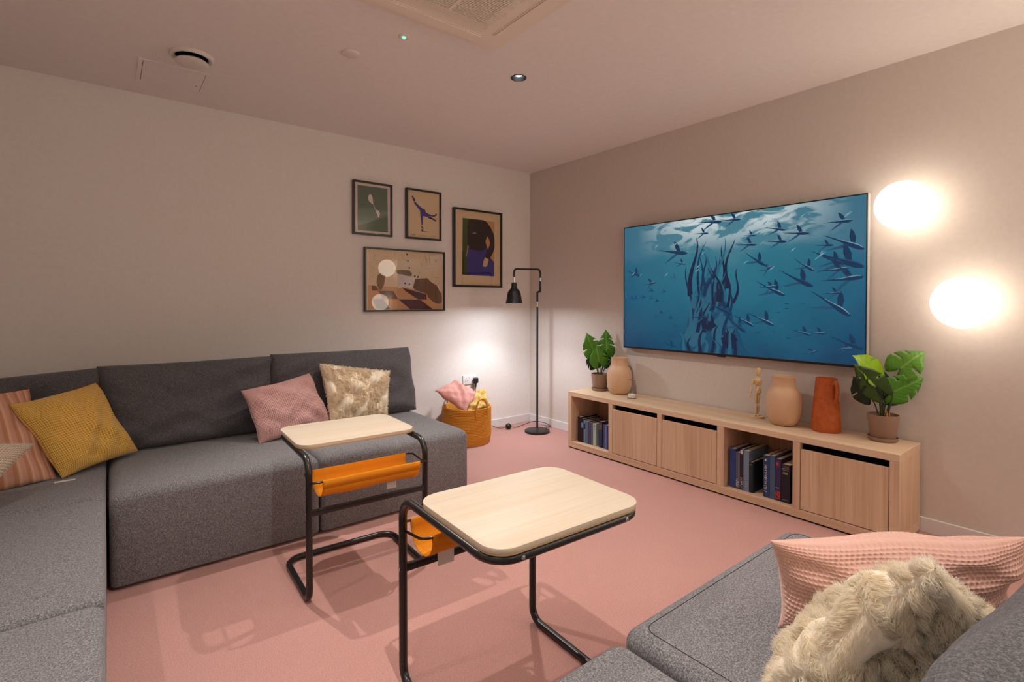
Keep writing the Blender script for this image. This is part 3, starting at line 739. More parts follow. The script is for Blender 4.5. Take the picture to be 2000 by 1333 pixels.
# loose back cushions
def back_cushion(label, corners, T, **kw):
    me = cushion_mesh('back_cushion', corners, T, nu=44, nv=30, p=5, q=.42, k=.016, **kw)
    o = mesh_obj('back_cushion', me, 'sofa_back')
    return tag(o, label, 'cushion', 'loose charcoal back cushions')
back_cushion('charcoal back cushion at the right end of the sofa, by the corner', [(-2.52, -.46, .862), (-1.565, -.45, .858), (-1.55, -.55, .406), (-2.62, -.55, .406)], .18, wr=.009, seed=3)
back_cushion('long charcoal back cushion in the middle of the sofa', [(-3.36, -.46, .852), (-2.485, -.45, .852), (-2.57, -.55, .406), (-3.34, -.55, .406)], .18, wr=.009, seed=5)
back_cushion('charcoal back cushion behind the mustard cushion at far left', [(-4.15, -.46, .81), (-3.325, -.45, .845), (-3.31, -.55, .406), (-4.15, -.55, .406)], .18, wr=.014, seed=9)
back_cushion('blurred grey back cushion in the bottom right corner', [(-2.80, -3.80, .865), (-1.85, -3.95, .865), (-1.80, -3.87, .41), (-2.80, -3.74, .41)], .15, wr=.005, seed=12)

# ---- scatter cushions
cushion('throw_cushion', 'mustard waffle-knit cushion leaning in the sofa corner', [(-3.655, -.79, .742), (-3.362, -.60, .785), (-3.195, -.665, .425), (-3.475, -.905, .41)], .15, 'yellow_knit', nu=56, nv=56, k=.055, wr=.007, seed=2)
cushion('throw_cushion', 'rose and brown striped velvet cushion behind the mustard one', [(-4.03, -.80, .79), (-3.60, -.66, .785), (-3.49, -.86, .40), (-3.93, -1.06, .40)], .14, 'stripe', nu=48, nv=48, k=.05, wr=.006, seed=4)
cushion('throw_cushion', 'beige ribbed knit cushion cut off by the left edge', [(-3.95, -1.13, .68), (-3.545, -1.08, .62), (-3.72, -1.28, .41), (-4.06, -1.33, .42)], .13, 'beige_knit', nu=48, nv=48, k=.05, wr=.005, seed=6)
cushion('throw_cushion', 'dusty pink waffle cushion in the middle of the far sofa', [(-2.728, -.70, .690), (-2.325, -.60, .745), (-2.20, -.70, .42), (-2.665, -.835, .405)], .15, 'pink_knit', nu=60, nv=56, k=.06, wr=.007, seed=8)
FC = [(-2.262, -.60, .80), (-1.785, -.60, .712), (-1.85, -.70, .42), (-2.24, -.74, .43)]
o = cushion('fur_cushion', 'beige faux-fur cushion with ruched rows against the far back cushion', FC, .13, 'fur_base', nu=60, nv=50, k=.045, wr=.006, seed=14, ridge=(26, .007))
fur(o, FC, .13, 20000, .016, .0030, 'fur_tan', seed=3, up=.6, k=.045, wr=.006, ridge=(26, .007), clump=20)

PKC = [(-2.125, -3.345, .642), (-1.60, -3.71, .625), (-1.55, -3.66, .43), (-2.075, -3.340, .420)]
cushion('throw_cushion', 'large rose chunky-waffle cushion on the right foreground seat', PKC, .17, 'pink_waffle', nu=433, nv=233, k=.07, wr=.007, seed=16, waf=(54, 27, .0042))
FN = [(-2.40, -3.70, .815), (-2.03, -3.72, .60), (-1.97, -3.47, .445), (-2.36, -3.43, .43)]
o = cushion('fur_cushion', 'cream long-haired fur cushion in the right foreground', FN, .13, 'fur_base', nu=70, nv=60, k=.04, wr=.008, seed=18, ridge=(11, .008))
fur(o, FN, .13, 105000, .023, .0014, 'fur_cream', seed=5, up=.55, k=.04, wr=.008, ridge=(11, .008), clump=13)

# ================================================================== SIDE TABLES
def side_table(label, loc, rz, w_, d_, h_, a, tagpos):
    t = thing('side_table', label, 'table', loc, rz, 'C-shaped side tables')
    th = .018
    cy = .10 + d_ / 2
    obj('table_top', prism(bmesh.new(), [(x, y + cy) for x, y in rrect(w_, d_, .065, 8)], h_ - th + .0045, h_, .0015), 'birch', t, ang=30)
    obj('edge_band', prism(bmesh.new(), [(x, y + cy) for x, y in rrect(w_ - .001, d_ - .001, .065, 8)], h_ - th, h_ - th + .0045, 0), 'birch_edge', t, ang=30)
    zt = h_ - th - .0135; D = .40; Dt = cy + d_ / 2 - .012
    pts = [(-a, 0, .0135), (-a, D, .0135), (a, D, .0135), (a, 0, .0135), (a, 0, zt), (a, Dt, zt), (-a, Dt, zt), (-a, 0, zt)]
    P = fillet(pts, [.045, .07, .07, .045, .065, .07, .07, .065], 8, closed=True)
    obj('frame', tube(bmesh.new(), P, .0130, 12, closed=True), 'black_metal', t)
    obj('crossbar', B((-a, -.008, .348), (a, .008, .372), .003), 'black_metal', t)
    # canvas sling on two rods
    zr = .487; y0, y1 = -.035, .115
    xe = a - .035
    for s in (-1, 1):
        P = fillet([(s * a, 0, zr - .004), (s * (a - .02), y0 - .004, zr), (s * xe, y0, zr)], .02, 4)
        ww = obj('sling_rod', tube(bmesh.new(), fillet([(s * (a - .006), 0, zr - .012), (s * (a - .012), y0 + .004, zr), (s * xe, y0, zr), (0, y0, zr)], .012, 4), .0042, 8), 'black_metal', t)
        ww = obj('sling_rod', tube(bmesh.new(), fillet([(s * (a - .006), 0, zr - .012), (s * (a - .010), y1 - .01, zr), (s * xe, y1, zr), (0, y1, zr)], .02, 5), .0042, 8), 'black_metal', t)
    prof = []
    n = 22
    for k in range(n + 1):
        q = PI * k / n
        y = (y0 + y1) / 2 - math.cos(q) * (y1 - y0) / 2
        z = zr - .078 * math.sin(q) ** .72
        prof.append((y, z))
    prof = [(y0 + .002, zr - .03), (y0 - .006, zr), (y0, zr + .005), (y0 + .005, zr)] + prof[1:-1] + [(y1 - .005, zr), (y1, zr + .005), (y1 + .006, zr), (y1 - .002, zr - .03)]
    bm = bmesh.new(); nx = 30; rings = []
    for i in range(nx + 1):
        x = -xe + .008 + (2 * xe - .016) * i / nx
        rings.append([bm.verts.new((x, y, z + .0022 * math.sin(i * .33 + 1) * math.sin(PI * k / (len(prof) - 1)) ** 2)) for k, (y, z) in enumerate(prof)])
    for r0, r1 in zip(rings[:-1], rings[1:]):
        for k in range(len(prof) - 1): bm.faces.new((r0[k], r0[k + 1], r1[k + 1], r1[k]))
    sl = obj('canvas_sling', bm, 'orange', t, ang=80)
    md = sl.modifiers.new('thick', 'SOLIDIFY'); md.thickness = .0022; md.offset = 0
    if tagpos:
        x, y, z, ww_, hh = tagpos
        obj('care_label', B((x, y - .0006, z - hh), (x + ww_, y + .0006, z)), 'label', t, smooth=False)
    for s in (-1, 1):
        sc = obj('screw', lathe(bmesh.new(), [(0, .0016), (.0035, .0014), (.006, 0)], 12), 'chrome', t)
        sc.rotation_euler = (R(-90), 0, 0); sc.location = (s * (a - .075), Dt + .0128, zt)
        bo = obj('bolt', lathe(bmesh.new(), [(0, .002), (.004, .0016), (.0055, 0)], 12), 'chrome', t)
        bo.rotation_euler = (0, R(90) * s, 0); bo.location = (s * (a + .0128), 0, .36)
    return t
side_table('pale-topped C-shaped side table with orange sling, standing by the far sofa', (-2.452, -1.852, 0), R(-2.2), .520, .400, .602, .250, (.085, .04, .402, .045, .03))
side_table('pale-topped C-shaped side table with orange sling, nearest the viewer', (-2.340, -2.452, 0), R(177.8), .528, .418, .612, .258, (.105, .05, .412, .058, .055))

# ================================================================== LOW CABINET
CX = -.362; CT = .46
cab = thing('low_cabinet', 'long low oak-veneer cabinet with three doors under the television', 'cabinet', (-.19, -2.02, 0))
def cpart(name, lo, hi, m, bev=.0015, parent=None):
    p = parent or cab
    off = Vector((-.19, -2.02, 0))
    return obj(name, B(Vector(lo) - off, Vector(hi) - off, bev, 1), m, p, smooth=False)
CY0, CY1 = -3.14, -.905
cpart('top_panel', (CX, CY0, .424), (-.016, CY1, CT), 'oak_top')
cpart('bottom_panel', (CX, CY0, .010), (-.016, CY1, .056), 'oak_y')
cpart('plinth', (CX + .012, CY0 + .01, 0), (-.02, CY1 - .01, .0095), 'void', 0)
for y1 in (-.905, -3.1):
    cpart('side_panel', (CX, y1 - .04, .0565), (-.016, y1, .4235), 'oak_z')
DIV = [(-1.375, -1.336), (-1.807, -1.770), (-2.256, -2.210), (-2.694, -2.656)]
for a, b_ in DIV:
    cpart('divider', (CX, a, .0565), (-.03, b_, .4235), 'oak_z')
cpart('back_panel', (-.0295, CY0 + .001, .0565), (-.0165, CY1 - .001, .4235), 'oak_in', 0)
for a, b_ in ((-1.770, -1.375), (-2.210, -1.807), (-3.100, -2.694)):
    cpart('door', (CX + .001, a + .003, .060), (CX + .019, b_ - .003, .388), 'oak_z', .002)
    cpart('door_gap_shade', (CX + .03, a + .004, .07), (CX + .033, b_ - .004, .42), 'void', 0)  # black sheet stands in for the shade behind the door gap

# ---- television
TVX = -.057
tv = thing('television', 'large flat television on the wall showing a school of fish under water', 'television', (-.03, -2.067, .826))
off = Vector((-.03, -2.067, .826))
def tpart(name, lo, hi, m, bev=0.0):
    return obj(name, B(Vector(lo) - off, Vector(hi) - off, bev, 1), m, tv, smooth=False)
tpart('casing', (TVX + .004, -2.906, .826), (-.022, -1.228, 1.785), 'black')
tpart('side_frame', (TVX + .002, -2.9095, .826), (-.024, -2.9062, 1.787), 'silver')
tpart('top_frame', (TVX + .002, -2.906, 1.7852), (-.024, -1.228, 1.787), 'black')
tpart('bottom_bezel', (TVX, -2.906, .824), (TVX + .008, -1.228, .838), 'black')
tpart('left_bezel', (TVX, -1.233, .838), (TVX + .008, -1.228, 1.785), 'black')
tpart('top_bezel', (TVX, -2.906, 1.780), (TVX + .008, -1.233, 1.785), 'black')
tpart('right_bezel', (TVX, -2.906, .838), (TVX + .008, -2.9015, 1.780), 'black')
tpart('sensor', (TVX, -2.09, .817), (TVX + .012, -2.035, .8235), 'black')
tpart('wall_bracket', (-.022, -2.5, 1.1), (0, -1.6, 1.5), 'black')
# water picture: gradients and ripples given off by the panel
mt = bpy.data.materials.new('water_picture'); mt.use_nodes = True
b = mt.node_tree.nodes['Principled BSDF']; b.inputs['Base Color'].default_value = (0.004, 0.006, 0.008, 1); b.inputs['Roughness'].default_value = .25
uv = nd(mt, 'ShaderNodeUVMap'); sp = nd(mt, 'ShaderNodeSeparateXYZ'); lk(mt, uv.outputs[0], sp.inputs[0])
mp = nd(mt, 'ShaderNodeMapping'); mp.inputs['Scale'].default_value = (3.2, 2.2, 1); mp.inputs['Rotation'].default_value = (0, 0, .5); lk(mt, uv.outputs[0], mp.inputs[0])
n1 = nd(mt, 'ShaderNodeTexNoise', i_Scale=1.6, i_Detail=5, i_Distortion=.6); lk(mt, mp.outputs[0], n1.inputs['Vector'])
ad = nd(mt, 'ShaderNodeMath', operation='MULTIPLY_ADD'); lk(mt, n1.outputs['Fac'], ad.inputs[0]); ad.inputs[1].default_value = .42; lk(mt, sp.outputs[1], ad.inputs[2])
base = ramp(mt, ad.outputs[0], [(0.1, S(14, 62, 94)), (.34, S(20, 84, 112)), (.62, S(30, 102, 126)), (.9, S(44, 112, 132)), (1.2, S(70, 122, 138))])
# darker towards both sides
dx = nd(mt, 'ShaderNodeMath', operation='SUBTRACT'); lk(mt, sp.outputs[0], dx.inputs[0]); dx.inputs[1].default_value = .52
ab = nd(mt, 'ShaderNodeMath', operation='ABSOLUTE'); lk(mt, dx.outputs[0], ab.inputs[0])
side = ramp(mt, ab.outputs[0], [(.18, (1, 1, 1, 1)), (.5, (.62, .72, .85, 1))])
mx = nd(mt, 'ShaderNodeMix', data_type='RGBA', blend_type='MULTIPLY'); mx.inputs[0].default_value = 1; lk(mt, base, mx.inputs[6]); lk(mt, side, mx.inputs[7])
# pale surface light along the top
mp2 = nd(mt, 'ShaderNodeMapping'); mp2.inputs['Scale'].default_value = (7, 9, 1); lk(mt, uv.outputs[0], mp2.inputs[0])
n2 = nd(mt, 'ShaderNodeTexNoise', i_Scale=1.0, i_Detail=3, i_Distortion=1.5); lk(mt, mp2.outputs[0], n2.inputs['Vector'])
g1 = ramp(mt, sp.outputs[1], [(.74, (0, 0, 0, 1)), (.95, (1, 1, 1, 1))])
g2 = ramp(mt, ab.outputs[0], [(.16, (1, 1, 1, 1)), (.44, (0, 0, 0, 1))])
g3 = ramp(mt, n2.outputs['Fac'], [(.42, (0, 0, 0, 1)), (.5, (1, 1, 1, 1))])
m1 = nd(mt, 'ShaderNodeMix', data_type='RGBA', blend_type='MULTIPLY'); m1.inputs[0].default_value = 1; lk(mt, g1, m1.inputs[6]); lk(mt, g2, m1.inputs[7])
m2 = nd(mt, 'ShaderNodeMix', data_type='RGBA', blend_type='MULTIPLY'); m2.inputs[0].default_value = 1; lk(mt, m1.outputs[2], m2.inputs[6]); lk(mt, g3, m2.inputs[7])
fin = nd(mt, 'ShaderNodeMix', data_type='RGBA'); lk(mt, m2.outputs[2], fin.inputs[0]); lk(mt, mx.outputs[2], fin.inputs[6]); fin.inputs[7].default_value = S(196, 208, 210)
lk(mt, fin.outputs[2], b.inputs['Emission Color']); b.inputs['Emission Strength'].default_value = .60
M['water'] = mt
SC_C = {'fish_d': S(18, 50, 82), 'fish_m': S(34, 76, 106), 'fish_l': S(112, 150, 168), 'kelp': S(20, 34, 62), 'rock': S(18, 70, 100), 'rock_l': S(40, 92, 116)}
for k, c in SC_C.items(): M[k] = mat('screen_' + k, (0, 0, 0, 1), .3, emit=c, es=.60)
SY0, SY1, SZ0, SZ1 = -1.233, -2.9015, .838, 1.780
class Flat:
    def __init__(s): s.v = []; s.f = []; s.mi = []; s.ms = []; s.n = 0
    def poly(s, pts, m):
        if m not in s.ms: s.ms.append(m)
        s.n += 1
        i0 = len(s.v)
        for (u, v) in pts:
            u = min(max(u, 0), 1); v = min(max(v, 0), 1)
            s.v.append((TVX + .0036 - s.n * .000008 - off.x, SY0 + (SY1 - SY0) * u - off.y, SZ0 + (SZ1 - SZ0) * v - off.z))
        s.f.append(list(range(i0, len(s.v)))[::-1]); s.mi.append(s.ms.index(m))
    def strip(s, L, Rr, m):
        for k in range(len(L) - 1): s.poly([L[k], Rr[k], Rr[k + 1], L[k + 1]], m)
bm = bmesh.new()
q = [bm.verts.new((TVX + .0038 - off.x, SY0 + (SY1 - SY0) * u - off.y, SZ0 + (SZ1 - SZ0) * v - off.z)) for u, v in ((0, 0), (1, 0), (1, 1), (0, 1))]
f = bm.faces.new(q); ul = bm.loops.layers.uv.new('UVMap')
for l, c in zip(f.loops, ((0, 0), (1, 0), (1, 1), (0, 1))): l[ul].uv = c
obj('screen', bm, 'water', tv, smooth=False)
AS = 16 / 9
F = Flat(); rnd = random.Random(5)
# weedy rock standing in the middle of the water
def blob(cx, cy, rx, ry, m, n=26, j=.12):
    F.poly([(cx + rx * (1 + rnd.uniform(-j, j)) * math.cos(2 * PI * k / n), cy + ry * (1 + rnd.uniform(-j, j)) * math.sin(2 * PI * k / n)) for k in range(n)], m)
def frond(x0, y0, x1, y1, wd, m, bend=.03):
    L, Rr = [], []
    n = 10; dx, dy = (x1 - x0) * AS, y1 - y0; ln = math.hypot(dx, dy) or 1; nx, ny = -dy / ln, dx / ln; ph = rnd.uniform(0, 6)
    for k in range(n + 1):
        s = k / n; o_ = bend * math.sin(s * 4 + ph) * s; ww = wd * (1 - s) ** .6 + .001
        X = x0 + (x1 - x0) * s + nx * o_ / AS; Y = y0 + (y1 - y0) * s + ny * o_
        L.append((X + nx * ww / AS, Y + ny * ww)); Rr.append((X - nx * ww / AS, Y - ny * ww))
    F.strip(L, Rr, m)
F.poly([(.30, 0), (.315, .09), (.335, .16), (.345, .25), (.37, .33), (.385, .42), (.40, .50), (.425, .545), (.455, .56), (.475, .52), (.495, .53), (.51, .47), (.515, .38), (.54, .31), (.55, .22), (.575, .15), (.59, .07), (.62, 0)], 'rock')
blob(.40, .30, .04, .12, 'rock_l'); blob(.46, .42, .035, .09, 'rock_l'); blob(.50, .17, .05, .10, 'rock_l'); blob(.38, .12, .05, .08, 'rock_l'); blob(.44, .22, .03, .06, 'kelp', j=.25); blob(.53, .10, .03, .06, 'kelp', j=.25)
for k in range(30):
    x0 = .345 + rnd.uniform(0, .20); y0 = .10 + rnd.uniform(0, .38); hh = rnd.uniform(.22, .46)
    frond(x0, y0, x0 + rnd.uniform(-.035, .055), min(y0 + hh, .95), rnd.uniform(.009, .016), rnd.choice(['kelp', 'kelp', 'rock_l', 'fish_d']), .05)
for k in range(10): frond(.33 + .025 * k, .0, .33 + .027 * k + rnd.uniform(-.03, .03), .10 + rnd.uniform(0, .18), .014, 'kelp' if k % 2 else 'rock_l')
def swimmer(u0, v0, u1, v1):
    dx, dy = (u1 - u0) * AS, v1 - v0; L = math.hypot(dx, dy); ax, ay = dx / L, dy / L; nx, ny = -ay, ax
    def P(a, c): return (u0 + (ax * a * L + nx * c * L) / AS, v0 + ay * a * L + ny * c * L)
    dark = 'fish_d' if L > .09 or rnd.random() < .6 else 'fish_m'
    cur = rnd.uniform(-.05, .09)
    prof = [(0, .004), (.15, .012), (.35, .022), (.55, .038), (.72, .062), (.86, .062), (.96, .035), (1.0, .008)]
    bend = lambda a: cur * (1 - a) ** 2
    if L > .05:
        F.poly([P(.66, .03), P(.56, .16), P(.50, .34), P(.60, .30), P(.70, .2), P(.76, .04)], dark)
        F.poly([P(.60, -.03), P(.45, -.14), P(.22, -.36), P(.36, -.28), P(.55, -.16), P(.70, -.04)], 'fish_m')
    F.strip([P(a, w_ + bend(a)) for a, w_ in prof], [P(a, -w_ + bend(a)) for a, w_ in prof], dark)
    if L > .06:
        pl = prof[2:-1]
        F.strip([P(a, w_ + bend(a)) for a, w_ in pl], [P(a, w_ * .6 + bend(a)) for a, w_ in pl], 'fish_l' if rnd.random() < .6 else 'fish_m')
for q in FISH: swimmer(*q)
for k in range(26):
    u = rnd.uniform(.02, .95); v_ = rnd.uniform(.55, .95); l = rnd.uniform(.01, .03)
    F.poly([(u, v_), (u + l * .5, v_ + l * .5), (u + l, v_ + l * 1.3), (u + l * .4, v_ + l * .9)], 'fish_l')
me = bpy.data.meshes.new('screen_shapes'); me.from_pydata(F.v, [], F.f); me.polygons.foreach_set('material_index', F.mi)
mesh_obj('screen_shapes', me, [M[x] for x in F.ms], tv)['kind'] = 'stuff'

# ---- wall globes, with added unseen ones as room fill
def globe_lamp(loc, rz, lb, m):
    t = thing('wall_or_fill_globe', lb, 'lamp', loc, rz, 'glowing wall globes')
    obj('globe', lathe(bmesh.new(), [(.1225 * math.sin(PI * k / 28) if 0 < k < 28 else 0, -.1225 * math.cos(PI * k / 28)) for k in range(29)], 48), m, t)
    obj('wall_plate', cyl(bmesh.new(), (.10, 0, 0), (.1345, 0, 0), .045, 32), 'white_plastic', t)
globe_lamp((-.135, -3.085, 1.683), 0, 'glowing round white wall globe, the upper one beside the television', 'globe')
globe_lamp((-.135, -3.322, 1.187), 0, 'glowing round white wall globe, the lower one at the right', 'globe')
globe_lamp((-.135, -4.50, 2.0), 0, 'added fill globe out of view, the high one on the television wall', 'globe_fill')
globe_lamp((-.135, -4.45, 1.3), 0, 'added fill globe out of view, the low one on the television wall', 'globe_fill')
globe_lamp((-.9, Y0 + .135, 1.95), R(-90), 'added fill globe on the unseen wall behind, nearest the television wall', 'globe_fill')
globe_lamp((-2.5, Y0 + .135, 1.75), R(-90), 'added fill globe in the middle of the unseen wall behind', 'globe_fill')

# ---- floor lamp
LX, LY = -.24, -.385
t = thing('floor_lamp', 'black floor lamp with bell shade standing in the room corner', 'lamp', (LX, LY, 0))
obj('base', lathe(bmesh.new(), [(0, .021), (.108, .021), (.114, .018), (.115, .003), (.112, 0), (0, 0)], 64), 'black_satin', t)
obj('pole', cyl(bmesh.new(), (0, 0, .02), (0, 0, 1.145), .0095, 16), 'black_satin', t)
obj('collar', cyl(bmesh.new(), (0, 0, .021), (0, 0, .04), .011, 16), 'chrome', t)
jd = Vector((.020, -.016, 0))
obj('joint', cyl(bmesh.new(), (0, 0, 1.145), (0, 0, 1.195), .0085, 16), 'chrome', t)
P = fillet([(0, 0, 1.195), (0, 0, 1.283), tuple(jd + Vector((0, 0, 1.283))), tuple(jd + Vector((0, 0, 1.38)))], .011, 6)
obj('crank', tube(bmesh.new(), P, .0095, 12), 'black_satin', t)
obj('sleeve', cyl(bmesh.new(), tuple(jd + Vector((0, 0, 1.375))), tuple(jd + Vector((0, 0, 1.415))), .0078, 16), 'chrome', t)
SX, SY = -.357, -.107     # shade centre, from the pole
P = fillet([tuple(jd + Vector((0, 0, 1.41))), tuple(jd + Vector((0, 0, 1.488))), (SX, SY, 1.472), (SX, SY, 1.405)], .042, 8)
obj('arm', tube(bmesh.new(), P, .009, 12), 'black_satin', t)
obj('shade_stem', cyl(bmesh.new(), (SX, SY, 1.352), (SX, SY, 1.405), .0065, 12), 'chrome', t)
pr = [(.0, 1.356), (.019, 1.356), (.022, 1.352), (.0235, 1.318), (.030, 1.304), (.048, 1.285), (.057, 1.262), (.064, 1.22), (.070, 1.190), (.075, 1.179), (.0735, 1.179), (.068, 1.192), (.062, 1.22), (.055, 1.26), (.046, 1.283), (.02, 1.30), (0, 1.30)]
obj('shade', lathe(bmesh.new(), pr, 48, (SX, SY, 0)), 'black_satin', t)
ld = bpy.data.lights.new('shade_lamp', 'AREA'); ld.shape = 'DISK'; ld.size = .10; ld.energy = LAMP_W; ld.color = (.86, .92, 1.0); ld.spread = R(180)
lo = bpy.data.objects.new('shade_lamp', ld); lo.location = (LX + SX, LY + SY, 1.186); COL.objects.link(lo)
ld = bpy.data.lights.new('bulb_lamp', 'SPOT'); ld.energy = 11; ld.color = (.86, .92, 1.0); ld.spot_size = R(118); ld.spot_blend = .6; ld.shadow_soft_size = .03
lo = bpy.data.objects.new('bulb_lamp', ld); lo.location = (LX + SX, LY + SY, 1.184); COL.objects.link(lo)
obj('bulb', lathe(bmesh.new(), [(0, 1.20), (.018, 1.206), (.026, 1.222), (.022, 1.245), (.012, 1.262), (0, 1.27)], 24, (SX, SY, 0)), 'white_plastic', t)
# cable, foot switch and plug
def W(x, y, z): return (x - LX, y - LY, z)
def smooth_path(P, n=8):
    P = [Vector(p) for p in P]; out = []
    for i in range(len(P) - 1):
        p0 = P[max(i - 1, 0)]; p1 = P[i]; p2 = P[i + 1]; p3 = P[min(i + 2, len(P) - 1)]
        for k in range(n):
            s = k / n
            out.append(.5 * ((2 * p1) + (p2 - p0) * s + (2 * p0 - 5 * p1 + 4 * p2 - p3) * s * s + (3 * p1 - p0 - 3 * p2 + p3) * s ** 3))
    out.append(P[-1]); return out
cb = [W(LX + .055, LY - .06, .023), W(-.10, -.36, .03), W(-.035, -.34, .016), W(-.03, -.24, .03), W(-.09, -.16, .035), W(-.20, -.15, .02), W(-.30, -.15, .008), W(-.385, -.142, .028)]
obj('cable', tube(bmesh.new(), smooth_path(cb), .0032, 8), 'black', t)
obj('cable', tube(bmesh.new(), smooth_path([W(-.385, -.142, .026), W(-.45, -.10, .012), W(-.50, -.05, .03), W(-.56, -.022, .06), W(-.63, -.018, .10), W(-.70, -.02, .18), W(-.68, -.02, .32), W(-.682, -.04, .42)]), .003, 8), 'black', t)
bm = bmesh.new(); bmesh.ops.create_uvsphere(bm, u_segments=32, v_segments=16, radius=.0285, matrix=Matrix.Translation(W(-.385, -.142, .0285)))
obj('foot_switch', bm, 'black', t)
p = obj('plug', B(W(-.706, -.052, .447), W(-.656, -.0195, .50), .012, 4), 'black', t)
obj('plug_neck', tube(bmesh.new(), [W(-.681, -.038, .452), W(-.681, -.040, .425), W(-.682, -.040, .41)], [.009, .006, .0045], 12), 'black', p)

# ---- wall socket
t = thing('wall_socket', 'white double wall socket above the rope basket', 'socket', (-.728, 0, .482))
obj('face_plate', B((-.073, -.009, -.043), (.073, -.0005, .043), .004, 3), 'white_plastic', t)
for sx in (-.036,):
    for (dx, dz, a_, b_) in ((0, .012, .004, .009), (-.012, -.010, .008, .004), (.012, -.010, .008, .004)):
        obj('pin_hole', B((sx + dx - a_ / 2, -.0094, dz - b_ / 2), (sx + dx + a_ / 2, -.0088, dz + b_ / 2)), 'void', t, smooth=False)
obj('rocker', B((-.010, -.012, .012), (.002, -.0085, .030), .001), 'white_plastic', t)
tag(obj('spare_adapter', B((-.706, -.014, .375), (-.676, -.0008, .442), .005, 3), 'grey_plug'), 'small grey box on the wall below the double socket', 'adapter')

# ---- rope basket
BX, BY, BR, BH = -.915, -.245, .205, .305
t = thing('rope_basket', 'round mustard rope basket on the carpet beside the sofa', 'basket', (BX, BY, 0))
prof = []
rows = 24
for k in range(rows):
    z0 = BH * k / rows; dz = BH / rows
    r0 = BR * (.93 + .07 * min(1, (k + .5) / 5)) if k < 5 else BR
    for s in (0, .25, .5, .75): prof.append((r0 + .004 * math.sin(PI * s), z0 + dz * s))
prof = [(0, 0.0)] + [(BR * .9, 0.0)] + prof + [(BR + .002, BH), (BR - .004, BH + .004), (BR - .011, BH), (BR - .012, BH * .5), (BR - .02, .012), (0, .012)]
obj('wall', lathe(bmesh.new(), prof, 72), 'basket', t, ang=80)
def handle(ang):
    c = Vector((math.cos(ang), math.sin(ang), 0)); s_ = Vector((-math.sin(ang), math.cos(ang), 0)); r = BR + .007
    P = [c * r + s_ * .058 + Vector((0, 0, BH - .055)), c * r + s_ * .055 + Vector((0, 0, BH + .02)), c * (r) + s_ * .032 + Vector((0, 0, BH + .072)), c * r + Vector((0, 0, BH + .085)), c * r - s_ * .032 + Vector((0, 0, BH + .072)), c * r - s_ * .055 + Vector((0, 0, BH + .02)), c * r - s_ * .058 + Vector((0, 0, BH - .055))]
    obj('handle', tube(bmesh.new(), smooth_path(P), .0072, 10), 'basket', t)
handle(R(-88)); handle(R(92))
cushion('throw_cushion', 'plain rose cotton cushion stuffed into the rope basket', [(-1.255, -.29, .475), (-.975, -.135, .515), (-.80, -.26, .385), (-1.03, -.40, .295)], .11, 'rose', nu=40, nv=40, k=.07, wr=.008, seed=21)
cushion('throw_cushion', 'pale yellow waffle cushion stuffed into the rope basket', [(-.94, -.20, .36), (-.72, -.24, .445), (-.735, -.33, .28), (-1.0, -.37, .26)], .10, 'pale_yellow', nu=40, nv=40, k=.07, wr=.010, seed=23)

# ================================================================== ON THE CABINET
VP = [(0, 0), (.052, 0), (.066, .006), (.083, .03), (.094, .065), (.0985, .11), (.0985, .15), (.093, .183), (.080, .208), (.067, .222), (.0635, .234), (.064, .284), (.066, .288), (.064, .290), (.0605, .287), (.059, .236), (.06, .225), (.088, .16), (.085, .08), (.05, .012), (0, .01)]
def vase(loc, label):
    o = obj('ceramic_vase', lathe(bmesh.new(), [(r, z * 1.0) for r, z in VP], 64), 'ceramic', ang=50)
    o.location = loc; return tag(o, label, 'vase', 'peach ceramic vases')
vase((-.125, -1.243, CT), 'peach ceramic vase beside the left potted plant')
vase((-.157, -2.517, CT), 'peach ceramic vase between the wooden figure and the terracotta jug')

t = thing('terracotta_jug', 'tall tapering terracotta jug with a small side handle', 'jug', (-.125, -2.735, CT))
JP = [(0, 0), (.070, 0), (.0745, .006), (.0735, .04), (.0615, .20), (.053, .292), (.0535, .300), (.050, .301), (.0475, .292), (.056, .20), (.067, .03), (0, .01)]
obj('body', lathe(bmesh.new(), JP, 64), 'terra', t, ang=50)
c = Vector((-.50, -.86, 0)).normalized()
obj('handle', tube(bmesh.new(), smooth_path([c * .050 + Vector((0, 0, .270)), c * .066 + Vector((0, 0, .285)), c * .080 + Vector((0, 0, .262)), c * .081 + Vector((0, 0, .22)), c * .072 + Vector((0, 0, .185)), c * .060 + Vector((0, 0, .172))], 6), [.010] * 31, 12), 'terra', t)

# ---- hourglass
t = thing('hourglass', 'small glass hourglass with white sand in its lower bulb', 'hourglass', (-.20, -1.425, CT))
def HG(z):
    return .006 + .023 * min(1, (abs(z - .072) / .045)) ** .8
bm = bmesh.new(); zs = [.003 + .138 * k / 30 for k in range(31)]
lathe(bm, [(0, .003)] + [(HG(z), z) for z in zs] + [(0, .141)], 32); obj('glass_bulbs', bm, 'glass', t, ang=80)
obj('sand', lathe(bmesh.new(), [(0, .005), (.0265, .005), (.0272, .028), (0, .038)], 32), 'sand', t)
obj('base_plate', lathe(bmesh.new(), [(0, 0), (.034, 0), (.034, .0028), (0, .0028)], 32), 'glass', t, ang=30)
obj('top_plate', lathe(bmesh.new(), [(0, .1412), (.031, .1412), (.031, .144), (0, .144)], 32), 'glass', t, ang=30)

